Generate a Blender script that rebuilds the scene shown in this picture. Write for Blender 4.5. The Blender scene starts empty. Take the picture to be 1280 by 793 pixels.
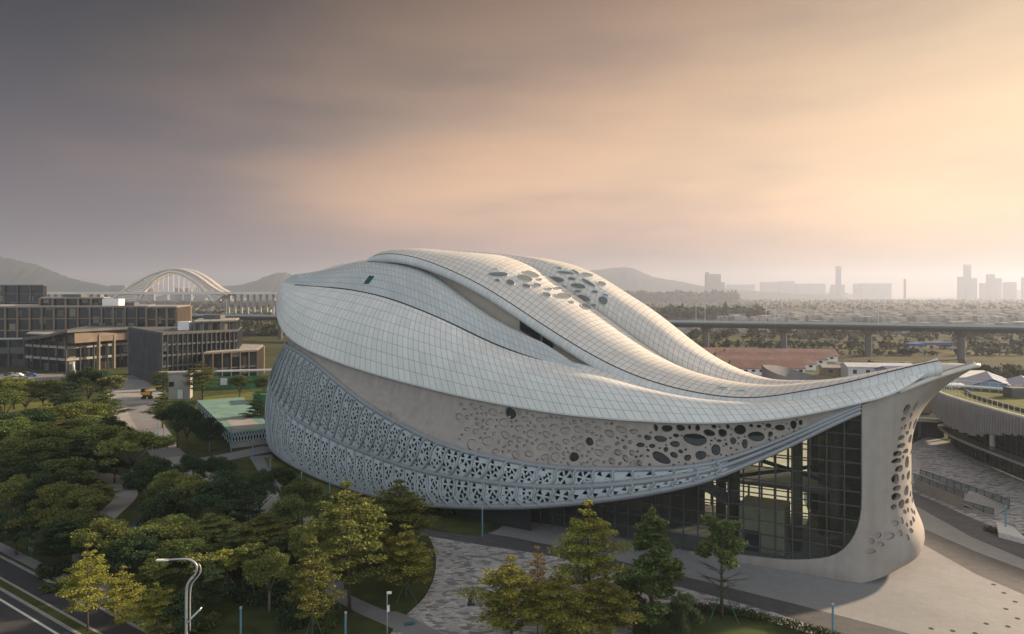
import bpy, bmesh, math, random
import numpy as np
from mathutils import Vector, Matrix
from mathutils.geometry import delaunay_2d_cdt
from mathutils.bvhtree import BVHTree
R = math.radians
scene = bpy.context.scene
COL = scene.collection
random.seed(7)
# ------------------------------------------------------------------ survey: the camera stands 35 m up and looks along +Y
F, H, CX, HY = 900.0, 35.0, 640.0, 368.0
def P(px, py, Y): return Vector(((px-CX)/F*Y, Y, H-(py-HY)/F*Y))
def G(px, py, z=0.0):
    Y = (H-z)*F/(py-HY); return Vector(((px-CX)/F*Y, Y, z))
def lerp(a, b, t): return a+(b-a)*t
def sstep(a, b, x):
    t = min(1, max(0, (x-a)/(b-a))); return t*t*(3-2*t)

# ------------------------------------------------------------------ materials
def nt(m):
    m.use_nodes = True; t = m.node_tree; t.nodes.clear(); return t
def N(t, typ, **kw):
    n = t.nodes.new(typ)
    for k, v in kw.items():
        if k == 'inp':
            for i, x in v.items(): n.inputs[i].default_value = x
        else: setattr(n, k, v)
    return n
def math_(t, op, a, b=None, c=None):
    n = t.nodes.new('ShaderNodeMath'); n.operation = op
    for i, x in enumerate((a, b, c)):
        if x is None: continue
        if isinstance(x, (int, float)): n.inputs[i].default_value = x
        else: t.links.new(x, n.inputs[i])
    return n.outputs[0]
def mixc(t, f, a, b, mode='MIX'):
    n = t.nodes.new('ShaderNodeMix'); n.data_type = 'RGBA'; n.blend_type = mode; n.clamp_factor = True
    for s, x in ((n.inputs[0], f), (n.inputs[6], a), (n.inputs[7], b)):
        if isinstance(x, (int, float)): s.default_value = x
        elif isinstance(x, tuple): s.default_value = (*x, 1) if len(x) == 3 else x
        else: t.links.new(x, s)
    return n.outputs[2]
def ramp(t, fac, stops, interp='LINEAR'):
    n = t.nodes.new('ShaderNodeValToRGB'); cr = n.color_ramp; cr.interpolation = interp
    while len(cr.elements) < len(stops): cr.elements.new(.5)
    for e, (p, c) in zip(cr.elements, stops):
        e.position = p; e.color = (*c, 1) if len(c) == 3 else c
    t.links.new(fac, n.inputs[0]); return n.outputs[0]
def noise(t, scale, detail=4, vec=None, rough=.55):
    n = N(t, 'ShaderNodeTexNoise'); n.inputs['Scale'].default_value = scale; n.inputs['Detail'].default_value = detail
    n.inputs['Roughness'].default_value = rough
    if vec is None:
        g = N(t, 'ShaderNodeNewGeometry'); vec = g.outputs['Position']
    t.links.new(vec, n.inputs['Vector']); return n.outputs[0]
def finish(t, base, rough=.6, metal=0.0, spec=.4, bump=None, bstr=.3, bdist=.05):
    b = N(t, 'ShaderNodeBsdfPrincipled'); o = N(t, 'ShaderNodeOutputMaterial')
    for k, x in (('Base Color', base), ('Roughness', rough), ('Metallic', metal), ('Specular IOR Level', spec)):
        if isinstance(x, (int, float)): b.inputs[k].default_value = x
        elif isinstance(x, tuple): b.inputs[k].default_value = (*x, 1)
        else: t.links.new(x, b.inputs[k])
    if bump is not None:
        bn = N(t, 'ShaderNodeBump'); bn.inputs['Strength'].default_value = bstr; bn.inputs['Distance'].default_value = bdist
        t.links.new(bump, bn.inputs['Height']); t.links.new(bn.outputs[0], b.inputs['Normal'])
    t.links.new(b.outputs[0], o.inputs['Surface']); return b
M = {}
def mat(name, col, rough=.6, var=.15, scale=.5, metal=0.0, spec=.4, bump=0.0, fine=None, streak=False):
    m = bpy.data.materials.new(name); t = nt(m); vec = None
    if streak:
        g = N(t, 'ShaderNodeNewGeometry'); mp = N(t, 'ShaderNodeMapping'); mp.inputs['Scale'].default_value = (7, 7, .35); t.links.new(g.outputs['Position'], mp.inputs[0]); vec = mp.outputs[0]
    n = noise(t, scale, 5, vec); n2 = noise(t, fine or scale*11, 3)
    f = math_(t, 'ADD', math_(t, 'MULTIPLY', n, .65), math_(t, 'MULTIPLY', n2, .35))
    lo = tuple(c*(1-var*1.6) for c in col); hi = tuple(min(1, c*(1+var*1.6)) for c in col)
    c = ramp(t, f, [(.3, lo), (.7, hi)])
    r = math_(t, 'ADD', math_(t, 'MULTIPLY', n, .2), rough-.1)
    finish(t, c, r, metal, spec, n2 if bump else None, bump, .04)
    M[name] = m; return m

def roof_mat(name, col, nu, nv, wu=.05, wv=.05, dark=.5):
    """standing seam panels: joints follow the shell's own u, v lines"""
    m = bpy.data.materials.new(name); t = nt(m)
    uv = N(t, 'ShaderNodeUVMap', uv_map='UVMap'); s = N(t, 'ShaderNodeSeparateXYZ'); t.links.new(uv.outputs[0], s.inputs[0])
    masks, fl = [], []
    for o, n, w in ((s.outputs[0], nu, wu), (s.outputs[1], nv, wv)):
        x = math_(t, 'MULTIPLY', o, n); fr = math_(t, 'FRACT', x); fl.append(math_(t, 'FLOOR', x))
        d = math_(t, 'ABSOLUTE', math_(t, 'SUBTRACT', fr, .5))
        mr = N(t, 'ShaderNodeMapRange'); mr.inputs[1].default_value = .5-w; mr.inputs[2].default_value = .5-w*.35
        t.links.new(d, mr.inputs[0]); masks.append(mr.outputs[0])
    line = math_(t, 'MAXIMUM', *masks)
    cb = N(t, 'ShaderNodeCombineXYZ'); t.links.new(fl[0], cb.inputs[0]); t.links.new(fl[1], cb.inputs[1])
    wn = N(t, 'ShaderNodeTexWhiteNoise', noise_dimensions='2D'); t.links.new(cb.outputs[0], wn.inputs['Vector'])
    v = math_(t, 'ADD', math_(t, 'MULTIPLY', wn.outputs[0], .10), .92)
    g = N(t, 'ShaderNodeNewGeometry')
    mp = N(t, 'ShaderNodeMapping'); mp.inputs['Scale'].default_value = (.12, .12, .03); t.links.new(g.outputs['Position'], mp.inputs[0])
    n1 = noise(t, 1.0, 5, mp.outputs[0])
    v = math_(t, 'MULTIPLY', v, math_(t, 'ADD', math_(t, 'MULTIPLY', n1, .26), .86))
    base = mixc(t, 1.0, col, (1, 1, 1), 'MULTIPLY')
    hs = N(t, 'ShaderNodeHueSaturation'); t.links.new(base, hs.inputs['Color']); t.links.new(v, hs.inputs['Value'])
    c = mixc(t, line, hs.outputs[0], tuple(x*dark for x in col))
    inv = math_(t, 'SUBTRACT', 1.0, line)
    finish(t, c, math_(t, 'ADD', math_(t, 'MULTIPLY', n1, .25), .3), 0.0, .5, inv, .5, .06)
    M[name] = m; return m

def leaf_mat(name, col, var=.5, trans=.3):
    m = bpy.data.materials.new(name); t = nt(m)
    g = N(t, 'ShaderNodeNewGeometry'); oi = N(t, 'ShaderNodeObjectInfo')
    c = ramp(t, g.outputs['Random Per Island'], [(0, tuple(x*(1-var) for x in col)), (.6, col), (1, tuple(min(1, x*(1+var)) for x in col))])
    hs = N(t, 'ShaderNodeHueSaturation'); t.links.new(c, hs.inputs['Color'])
    t.links.new(math_(t, 'ADD', math_(t, 'MULTIPLY', oi.outputs['Random'], .02), .498), hs.inputs['Hue'])
    t.links.new(math_(t, 'ADD', math_(t, 'MULTIPLY', oi.outputs['Random'], .5), .75), hs.inputs['Value'])
    d = N(t, 'ShaderNodeBsdfDiffuse'); tr = N(t, 'ShaderNodeBsdfTranslucent'); gl = N(t, 'ShaderNodeBsdfGlossy')
    gl.inputs['Roughness'].default_value = .55; gl.inputs['Color'].default_value = (.5, .5, .45, 1)
    t.links.new(hs.outputs[0], d.inputs[0]); t.links.new(hs.outputs[0], tr.inputs[0])
    a = N(t, 'ShaderNodeMixShader'); a.inputs[0].default_value = trans; t.links.new(d.outputs[0], a.inputs[1]); t.links.new(tr.outputs[0], a.inputs[2])
    b = N(t, 'ShaderNodeMixShader'); b.inputs[0].default_value = .035; t.links.new(a.outputs[0], b.inputs[1]); t.links.new(gl.outputs[0], b.inputs[2])
    o = N(t, 'ShaderNodeOutputMaterial'); t.links.new(b.outputs[0], o.inputs[0]); M[name] = m; return m

def glass_mat(name, tint, opacity=.5, refl=.12):
    m = bpy.data.materials.new(name); t = nt(m)
    tr = N(t, 'ShaderNodeBsdfTransparent'); tr.inputs[0].default_value = (*tint, 1)
    dk = N(t, 'ShaderNodeBsdfDiffuse'); dk.inputs[0].default_value = (*(x*.10 for x in tint), 1)
    gl = N(t, 'ShaderNodeBsdfGlossy'); gl.inputs['Roughness'].default_value = .03; gl.inputs['Color'].default_value = (.85, .9, .92, 1)
    a = N(t, 'ShaderNodeMixShader'); a.inputs[0].default_value = opacity; t.links.new(tr.outputs[0], a.inputs[1]); t.links.new(dk.outputs[0], a.inputs[2])
    lw = N(t, 'ShaderNodeLayerWeight'); lw.inputs[0].default_value = .25
    f = math_(t, 'ADD', math_(t, 'MULTIPLY', lw.outputs['Fresnel'], .45), refl*.2)
    b = N(t, 'ShaderNodeMixShader'); t.links.new(f, b.inputs[0]); t.links.new(a.outputs[0], b.inputs[1]); t.links.new(gl.outputs[0], b.inputs[2])
    o = N(t, 'ShaderNodeOutputMaterial'); t.links.new(b.outputs[0], o.inputs[0]); M[name] = m; return m

roof_mat('shell_panels', (.78, .79, .77), 118, 8, .055, .03, .42)
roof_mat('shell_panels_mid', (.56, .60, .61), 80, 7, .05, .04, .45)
roof_mat('shell_panels_upper', (.78, .74, .69), 96, 13, .06, .055, .45)
roof_mat('shell_panels_rear', (.78, .74, .69), 96, 9, .06, .05, .45)
roof_mat('shell_roll', (.66, .68, .68), 110, 1, .035, .0, .5)
mat('beige_wall', (.335, .305, .28), .75, .10, .12, bump=.05, streak=True, fine=.9)
mat('beige_wall_lightened', (.50, .44, .38), .75, .08, .3)  # clerestory beige, made paler in its colour to offset the shade there
mat('lattice_metal', (.40, .465, .49), .5, .08, .3, metal=.0)
mat('rail_metal', (.30, .33, .36), .4, .08, .4, metal=.2)
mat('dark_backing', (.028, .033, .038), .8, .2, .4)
mat('gutter_slit_dark', (.035, .04, .045), .7, .1, 1)
mat('dark_frame', (.035, .04, .045), .5, .1, 1)
mat('mid_frame', (.055, .06, .065), .5, .1, 1)
mat('concrete', (.30, .29, .27), .8, .15, .3, bump=.1)
mat('concrete_tan', (.185, .145, .105), .8, .18, .2)
mat('concrete_dark', (.10, .105, .11), .8, .2, .2)
mat('facade_grey', (.085, .09, .09), .7, .2, .2)
mat('white_paint', (.72, .72, .70), .6, .06, .4)
mat('roof_grey', (.26, .26, .26), .85, .2, .15)
def slab_mat(name, col, sx, sy, ang, var, joint):
    m = bpy.data.materials.new(name); t = nt(m); g = N(t, 'ShaderNodeNewGeometry')
    mp = N(t, 'ShaderNodeMapping'); mp.inputs['Rotation'].default_value = (0, 0, R(ang)); t.links.new(g.outputs['Position'], mp.inputs[0])
    b = N(t, 'ShaderNodeTexBrick'); b.inputs['Scale'].default_value = 1; b.inputs['Brick Width'].default_value = sx; b.inputs['Row Height'].default_value = sy; b.inputs['Mortar Size'].default_value = joint; b.inputs['Mortar Smooth'].default_value = .3
    for k, f in (('Color1', 1-var), ('Color2', 1+var), ('Mortar', .8)): b.inputs[k].default_value = (*(x*f for x in col), 1)
    t.links.new(mp.outputs[0], b.inputs['Vector'])
    n = noise(t, .07, 6); n2 = noise(t, .9, 5)
    v = math_(t, 'ADD', math_(t, 'ADD', math_(t, 'MULTIPLY', n, .5), math_(t, 'MULTIPLY', n2, .3)), .6)
    hs = N(t, 'ShaderNodeHueSaturation'); t.links.new(b.outputs[0], hs.inputs['Color']); t.links.new(v, hs.inputs['Value'])
    finish(t, hs.outputs[0], math_(t, 'ADD', math_(t, 'MULTIPLY', n, .3), .5), 0, .4); M[name] = m
slab_mat('pale_pavement', (.262, .268, .275), 2.4, 1.2, 30, .025, .02)
slab_mat('dark_strip', (.085, .088, .095), 1.2, .6, 30, .16, .03)
mat('path_grey', (.20, .20, .215), .8, .12, .3, fine=6)
mat('path_pale', (.30, .29, .28), .8, .14, .25, fine=6)
mat('asphalt', (.045, .047, .052), .85, .25, .25, bump=.2, fine=14)
mat('kerb_stone', (.28, .27, .26), .8, .12, .6)
mat('road_paint', (.62, .62, .60), .7, .12, .8)
mat('grass', (.055, .072, .024), .95, .35, .25, spec=.1, bump=.4, fine=7)
mat('grass_bright', (.12, .13, .035), .95, .3, .2, spec=.1, bump=.4, fine=6)
mat('hazy_hill_forest', (.026, .042, .042), .95, .3, .012, spec=.05, fine=.06)  # forest tone pushed bluish: distance haze put into the colour
mat('trunk_bark', (.085, .065, .05), .9, .3, 3, bump=.4)
mat('trunk_pale', (.17, .15, .125), .9, .3, 3, bump=.4)
mat('stake_green', (.03, .12, .07), .7, .2, 2)
mat('red_tile', (.29, .16, .125), .85, .2, .25)
mat('red_tile_pale', (.34, .20, .165), .85, .2, .25)
mat('blue_metal', (.06, .12, .26), .5, .15, .3, metal=.2)
mat('blue_wall', (.22, .36, .47), .6, .1, .3)
mat('white_sheet', (.55, .57, .58), .55, .1, .2)
mat('yellow_paint', (.60, .30, .03), .5, .1, 1)
mat('blue_paint', (.02, .14, .50), .5, .1, 1)
mat('lamp_grey', (.40, .41, .42), .4, .08, 1, metal=.3)
mat('post_blue', (.14, .30, .40), .45, .08, 1, metal=.2)
mat('green_hoarding', (.025, .16, .07), .7, .25, .2)
mat('timber', (.15, .115, .085), .75, .2, .3)
mat('fin_grey', (.30, .30, .31), .6, .1, .4)
mat('teal_roof', (.17, .29, .25), .55, .2, .25)
mat('teal_panel', (.03, .15, .17), .6, .15, .4)
mat('bridge_white', (.70, .64, .58), .6, .05, .02)
mat('viaduct_concrete', (.115, .113, .115), .85, .12, .06)
mat('tower_haze_grey', (.20, .20, .22), .8, .15, .02)
mat('far_house', (.34, .32, .30), .85, .4, .05)
mat('rubber_black', (.02, .02, .02), .8, .1, 2)
mat('warm_interior', (.52, .40, .26), .8, .15, .3)
mat('sand_soil', (.26, .21, .15), .9, .25, .06)
mat('leaf_far', (.075, .08, .045), .9, .4, .05, spec=.05)
leaf_mat('leaf_olive', (.200, .220, .060))
leaf_mat('leaf_green', (.125, .165, .050))
leaf_mat('leaf_dark', (.052, .095, .040))
leaf_mat('leaf_yellow', (.29, .28, .058), .5)
leaf_mat('leaf_orange', (.34, .21, .07), .4)
leaf_mat('leaf_hedge', (.050, .075, .026))
glass_mat('hall_glass', (.64, .77, .77), .12, .14)
glass_mat('dark_glass', (.20, .30, .32), .92, .1)
glass_mat('sky_glass', (.30, .38, .40), .90, .3)
mat('pale_glass', (.19, .21, .205), .25, .1, .3, spec=.9)
def frost_mat():
    m = bpy.data.materials.new('backlit_glass'); t = nt(m); tr = N(t, 'ShaderNodeBsdfTransparent'); tr.inputs[0].default_value = (.85, .88, .86, 1); tl = N(t, 'ShaderNodeBsdfTranslucent'); tl.inputs[0].default_value = (.62, .58, .50, 1)
    a = N(t, 'ShaderNodeMixShader'); a.inputs[0].default_value = .55; t.links.new(tr.outputs[0], a.inputs[1]); t.links.new(tl.outputs[0], a.inputs[2]); o = N(t, 'ShaderNodeOutputMaterial'); t.links.new(a.outputs[0], o.inputs[0]); M['backlit_glass'] = m
frost_mat()
glass_mat('rail_glass', (.62, .72, .72), .35, .1)

def pane_mat():
    m = bpy.data.materials.new('pane_glass'); t = nt(m); g = N(t, 'ShaderNodeNewGeometry')
    sn = N(t, 'ShaderNodeVectorMath', operation='SNAP'); t.links.new(g.outputs['Position'], sn.inputs[0]); sn.inputs[1].default_value = (2.7, 2.7, 3.4)
    wn = N(t, 'ShaderNodeTexWhiteNoise', noise_dimensions='3D'); t.links.new(sn.outputs[0], wn.inputs['Vector'])
    c = ramp(t, wn.outputs[0], [(0, (.008, .012, .015)), (.6, (.022, .03, .034)), (.84, (.035, .042, .045)), (.9, (.10, .095, .08)), (1, (.20, .18, .14))])
    finish(t, c, math_(t, 'ADD', math_(t, 'MULTIPLY', wn.outputs[0], .25), .06), 0, .35); M['pane_glass'] = m
pane_mat()
mat('shell_plain', (.60, .58, .545), .5, .05, .3)
mat('roof_window_glass', (.02, .085, .095), .15, .1, 1)
def cobble_mat():
    m = bpy.data.materials.new('cobble_mosaic'); t = nt(m)
    g = N(t, 'ShaderNodeNewGeometry')
    mp = N(t, 'ShaderNodeMapping'); mp.inputs['Rotation'].default_value = (0, 0, R(28)); mp.inputs['Scale'].default_value = (1.1, 2.3, 1)
    t.links.new(g.outputs['Position'], mp.inputs[0])
    v = N(t, 'ShaderNodeTexVoronoi'); v.inputs['Scale'].default_value = .95; t.links.new(mp.outputs[0], v.inputs['Vector'])
    sp = N(t, 'ShaderNodeSeparateColor'); t.links.new(v.outputs['Color'], sp.inputs[0])
    c = ramp(t, sp.outputs[0], [(0, (.17, .175, .19)), (.22, (.22, .22, .235)), (.26, (.36, .36, .37)), (.7, (.44, .43, .43)), (1, (.52, .51, .50))])
    v2 = N(t, 'ShaderNodeTexVoronoi', feature='DISTANCE_TO_EDGE'); v2.inputs['Scale'].default_value = .95; t.links.new(mp.outputs[0], v2.inputs['Vector'])
    e = N(t, 'ShaderNodeMapRange'); e.inputs[1].default_value = .0; e.inputs[2].default_value = .05; t.links.new(v2.outputs['Distance'], e.inputs[0])
    n = noise(t, .12, 4)
    c2 = mixc(t, e.outputs[0], (.16, .16, .17), c)
    hs = N(t, 'ShaderNodeHueSaturation'); t.links.new(c2, hs.inputs['Color']); t.links.new(math_(t, 'ADD', math_(t, 'MULTIPLY', n, .5), .72), hs.inputs['Value'])
    finish(t, hs.outputs[0], .7, 0, .35, e.outputs[0], .3, .03); M['cobble_mosaic'] = m
cobble_mat()
def ground_mat():
    m = bpy.data.materials.new('land'); t = nt(m)
    g = N(t, 'ShaderNodeNewGeometry')
    mp = N(t, 'ShaderNodeMapping'); mp.inputs['Scale'].default_value = (.35, 1, 1); t.links.new(g.outputs['Position'], mp.inputs[0])
    v = N(t, 'ShaderNodeTexVoronoi'); v.inputs['Scale'].default_value = .007; t.links.new(mp.outputs[0], v.inputs['Vector'])
    sp = N(t, 'ShaderNodeSeparateColor'); t.links.new(v.outputs['Color'], sp.inputs[0])
    fld = ramp(t, sp.outputs[0], [(0, (.035, .045, .018)), (.35, (.075, .08, .03)), (.6, (.055, .06, .028)), (.8, (.10, .09, .048)), (1, (.06, .07, .03))])
    n = noise(t, .03, 6); fld = mixc(t, ramp(t, n, [(.42, (0, 0, 0)), (.6, (1, 1, 1))]), fld, (.05, .055, .025))
    n2 = noise(t, .35, 5); near = ramp(t, n2, [(.3, (.034, .048, .018)), (.7, (.075, .088, .032))])
    s = N(t, 'ShaderNodeSeparateXYZ'); t.links.new(g.outputs['Position'], s.inputs[0])
    mr = N(t, 'ShaderNodeMapRange'); mr.inputs[1].default_value = 260; mr.inputs[2].default_value = 420; t.links.new(s.outputs[1], mr.inputs[0])
    c = mixc(t, mr.outputs[0], near, fld)
    finish(t, c, .95, 0, .1, noise(t, 4, 3), .4, .1); M['land'] = m
ground_mat()
def water_mat():
    m = bpy.data.materials.new('water'); t = nt(m)
    finish(t, (.08, .09, .09), .12, 0, .6, noise(t, .05, 4), .15, .3); M['water'] = m
water_mat()

# ------------------------------------------------------------------ mesh helpers
class MB:
    def __init__(s): s.v = []; s.f = []; s.uv = None
    def add(s, vs, fs):
        o = len(s.v); s.v += [tuple(x) for x in vs]; s.f += [tuple(i+o for i in f) for f in fs]; return s
    def box(s, c, d, rz=0.0, rx=0.0):
        x, y, z = (k/2 for k in d)
        m = Matrix.Rotation(rz, 3, 'Z') @ Matrix.Rotation(rx, 3, 'X')
        vs = [Vector(c)+m @ Vector((a*x, b*y, e*z)) for a in (-1, 1) for b in (-1, 1) for e in (-1, 1)]
        return s.add(vs, [(0, 1, 3, 2), (4, 6, 7, 5), (0, 4, 5, 1), (2, 3, 7, 6), (0, 2, 6, 4), (1, 5, 7, 3)])
    def beam(s, a, b, w, h):
        a, b = Vector(a), Vector(b); d = (b-a).normalized()
        u = d.cross(Vector((0, 0, 1)))
        u = Vector((1, 0, 0)) if u.length < 1e-4 else u.normalized()
        k = u.cross(d).normalized()
        vs = [q+u*i*w/2+k*j*h/2 for q in (a, b) for i, j in ((-1, -1), (1, -1), (1, 1), (-1, 1))]
        return s.add(vs, [(3, 2, 1, 0), (4, 5, 6, 7), (0, 1, 5, 4), (1, 2, 6, 5), (2, 3, 7, 6), (3, 0, 4, 7)])
    def tube(s, pts, r, n=8):
        pts = [Vector(p) for p in pts]; k = len(pts)
        rs = r if isinstance(r, (list, tuple)) else [r]*k
        vs = []; ref = None
        for i, p in enumerate(pts):
            d = (pts[min(i+1, k-1)]-pts[max(i-1, 0)]).normalized()
            if ref is None or abs(ref.dot(d)) > .95: ref = Vector((0, 0, 1)) if abs(d.z) < .9 else Vector((1, 0, 0))
            u = d.cross(ref).normalized(); w = u.cross(d); ref = w if abs(w.dot(d)) < .1 else ref
            vs += [p+(u*math.cos(2*math.pi*j/n)+w*math.sin(2*math.pi*j/n))*rs[i] for j in range(n)]
        fs = [(i*n+j, i*n+(j+1) % n, (i+1)*n+(j+1) % n, (i+1)*n+j) for i in range(k-1) for j in range(n)]
        fs += [tuple(range(n))[::-1], tuple((k-1)*n+j for j in range(n))]
        return s.add(vs, fs)
    def cyl(s, c, r, h, n=16, r2=None):
        c = Vector(c); return s.tube([c, c+Vector((0, 0, h))], [r, r if r2 is None else r2], n)
    def prism(s, poly, z0, z1):
        n = len(poly); a = sum(poly[i][0]*poly[(i+1) % n][1]-poly[(i+1) % n][0]*poly[i][1] for i in range(n))
        if a < 0: poly = poly[::-1]
        vs = [(p[0], p[1], z0) for p in poly]+[(p[0], p[1], z1) for p in poly]
        return s.add(vs, [tuple(range(n))[::-1], tuple(range(n, 2*n))]+[(i, (i+1) % n, n+(i+1) % n, n+i) for i in range(n)])
    def grid(s, rows, uv=False, flip=False):
        nr, nc = len(rows), len(rows[0]); vs = [p for r in rows for p in r]
        fs = []
        for i in range(nr-1):
            for j in range(nc-1):
                q = (i*nc+j, i*nc+j+1, (i+1)*nc+j+1, (i+1)*nc+j); fs.append(q[::-1] if flip else q)
        if uv: s.uv = [(j/(nc-1), i/(nr-1)) for i in range(nr) for j in range(nc)]
        return s.add(vs, fs)
    def build(s, name, m, parent=None, origin=None, smooth=False, uv=None):
        if origin is None: origin = parent_world(parent) if parent else Vector((0, 0, 0))
        me = bpy.data.meshes.new(name)
        me.from_pydata([tuple(Vector(v)-origin) for v in s.v], [], s.f)
        uv = uv or s.uv
        if uv:
            l = me.uv_layers.new(name='UVMap'); vi = np.empty(len(me.loops), dtype=np.int32); me.loops.foreach_get('vertex_index', vi)
            l.data.foreach_set('uv', np.array(uv, dtype=np.float32)[vi].ravel())
        if smooth: me.polygons.foreach_set('use_smooth', [True]*len(me.polygons))
        me.update(); o = bpy.data.objects.new(name, me); me.materials.append(M[m] if isinstance(m, str) else m); COL.objects.link(o)
        if parent: o.parent = parent
        else: o.location = origin
        return o
def parent_world(p):
    v = Vector((0, 0, 0))
    while p is not None: v += Vector(p.location); p = p.parent
    return v
def tag(o, label=None, cat=None, group=None, kind=None):
    for k, v in (('label', label), ('category', cat), ('group', group), ('kind', kind)):
        if v: o[k] = v
    return o
def empty(name, loc, label, cat, group=None):
    o = bpy.data.objects.new(name, None); o.empty_display_size = 1; o.location = loc; COL.objects.link(o); return tag(o, label, cat, group)
def copy_thing(root, loc, label, scale=(1, 1, 1), rz=0.0, group=None):
    r = root.copy(); COL.objects.link(r); r.location = loc; r.scale = scale; r.rotation_euler = (0, 0, rz); tag(r, label, None, group)
    for ch in list(root.children):
        c = ch.copy(); COL.objects.link(c); c.parent = r
        for g in list(ch.children):
            d = g.copy(); COL.objects.link(d); d.parent = c
    return r
def spline(pts, n=None, ts=None):
    """natural cubic through points, chord-length parameter scaled to 0..1"""
    p = np.array([tuple(q) for q in pts], float); k = len(p)
    t = np.concatenate([[0], np.cumsum(np.sqrt(np.linalg.norm(np.diff(p, axis=0), axis=1)+1e-9))]) if ts is None else np.array(ts, float)
    t = t/t[-1]; h = np.diff(t)
    A = np.eye(k); b = np.zeros_like(p)
    for i in range(1, k-1):
        A[i, i-1] = h[i-1]; A[i, i] = 2*(h[i-1]+h[i]); A[i, i+1] = h[i]
        b[i] = 6*((p[i+1]-p[i])/h[i]-(p[i]-p[i-1])/h[i-1])
    m = np.linalg.solve(A, b)
    def ev(x):
        x = np.clip(np.atleast_1d(np.asarray(x, float)), 0, 1); i = np.clip(np.searchsorted(t, x, side='right')-1, 0, k-2)
        d = x-t[i]; hi = h[i]; e = hi-d; c = lambda q: q[:, None]
        return c(e**3/(6*hi))*m[i]+c(d**3/(6*hi))*m[i+1]+c(e/hi)*p[i]+c(d/hi)*p[i+1]-c(e*hi/6)*m[i]-c(d*hi/6)*m[i+1]
    if n is None: return ev, t
    return [Vector(q) for q in ev(np.linspace(0, 1, n))]
def ellipse(cx, cy, rx, ry, a=0.0, n=14, wob=0.0, rng=random):
    ca, sa = math.cos(a), math.sin(a); ph = rng.random()*6.28
    out = []
    for i in range(n):
        q = 2*math.pi*i/n; k = 1+wob*math.sin(2*q+ph)+wob*.6*math.sin(3*q+ph*2)
        x, y = rx*k*math.cos(q), ry*k*math.sin(q); out.append((cx+x*ca-y*sa, cy+x*sa+y*ca))
    return out
def inpoly(x, y, poly):
    c = False; n = len(poly); j = n-1
    for i in range(n):
        xi, yi = poly[i]; xj, yj = poly[j]
        if (yi > y) != (yj > y) and x < (xj-xi)*(y-yi)/(yj-yi)+xi: c = not c
        j = i
    return c
def perforated(mb, outline, holes, grid, mapf, thick, sx=1.0, sy=1.0):
    """a curved sheet of the given thickness with real holes: triangulated flat, then bent by mapf(a, b) -> point; thickness grows along -normal"""
    vs = []; fs = []
    for loop in [outline]+holes:
        q = [(a*sx, b*sy) for a, b in loop]
        if sum(q[i-1][0]*q[i][1]-q[i][0]*q[i-1][1] for i in range(len(q))) < 0: q = q[::-1]
        o = len(vs); vs += [Vector(p) for p in q]; fs.append(list(range(o, o+len(loop))))
    vs += [Vector((a*sx, b*sy)) for a, b in grid]
    ov, oe, of, _, _, fo = delaunay_2d_cdt(vs, [], fs, 0, 1e-6)
    keep = [f for f, o in zip(of, fo) if 0 in o and len(o) == 1]
    n = len(ov); front = []; back = []
    for q in ov:
        a, b = q[0]/sx, q[1]/sy
        p = mapf(a, b); da = mapf(a+.05/sx, b)-mapf(a-.05/sx, b); db = mapf(a, b+.05/sy)-mapf(a, b-.05/sy)
        nn = da.cross(db); nn = nn.normalized() if nn.length > 1e-9 else Vector((0, -1, 0))
        front.append(p); back.append(p-nn*thick)
    cnt = {}
    for f in keep:
        for i in range(len(f)): e = (f[i], f[(i+1) % len(f)]); cnt[e] = cnt.get(e, 0)+1
    side = [e for e in cnt if (e[1], e[0]) not in cnt]
    fs = [tuple(f) for f in keep]+[tuple(i+n for i in f[::-1]) for f in keep]+[(b, a, a+n, b+n) for a, b in side]
    mb.add(front+back, fs)
    return mb
SUN_E = 5.0; HAZE = 1.6e-4; EXPO = 0.9; SKY_STR = .05
K_ = 1/2**EXPO
def kc(st): return [(p, tuple(x*K_ for x in c)) for p, c in st]
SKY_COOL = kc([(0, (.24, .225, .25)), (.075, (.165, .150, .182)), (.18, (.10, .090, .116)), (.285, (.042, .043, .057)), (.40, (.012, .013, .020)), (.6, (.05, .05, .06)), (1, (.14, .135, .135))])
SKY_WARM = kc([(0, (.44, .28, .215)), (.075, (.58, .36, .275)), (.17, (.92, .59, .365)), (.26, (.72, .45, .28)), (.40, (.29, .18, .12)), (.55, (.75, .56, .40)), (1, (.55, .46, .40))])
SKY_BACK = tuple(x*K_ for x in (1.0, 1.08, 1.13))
# ------------------------------------------------------------------ the shell-roofed hall
HALL = empty('shell_roofed_hall', (0, 120, 0), 'huge white shell-roofed hall with a lattice skirt, pebble-holed wall and pointed prow on the plaza', 'building')
NC = 150
INW = Vector((.496, .868, 0))
def cv(pts, ts, n=NC): 
    ev, _ = spline([P(*q) for q in pts], None, ts); return [Vector(q) for q in ev(np.linspace(0, 1, n))]
def common_ts(*rows):
    k = len(rows[0]); d = np.zeros(k)
    for r in rows:
        p = np.array([tuple(P(*q)) for q in r]); d[1:] += np.sqrt(np.linalg.norm(np.diff(p, axis=0), axis=1)+1e-6)
    t = np.cumsum(d); return t/t[-1]
def outward(row, centre=Vector((0, 132, 0))):
    out = []
    for i, p in enumerate(row):
        t = row[min(i+1, len(row)-1)]-row[max(i-1, 0)]; n = Vector((t.y, -t.x, 0))
        n = n.normalized() if n.length > 1e-6 else Vector((-.5, -.87, 0))
        if n.dot(Vector((-.45, -.9, 0))) < 0: n = -n
        out.append(n)
    return out
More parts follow.
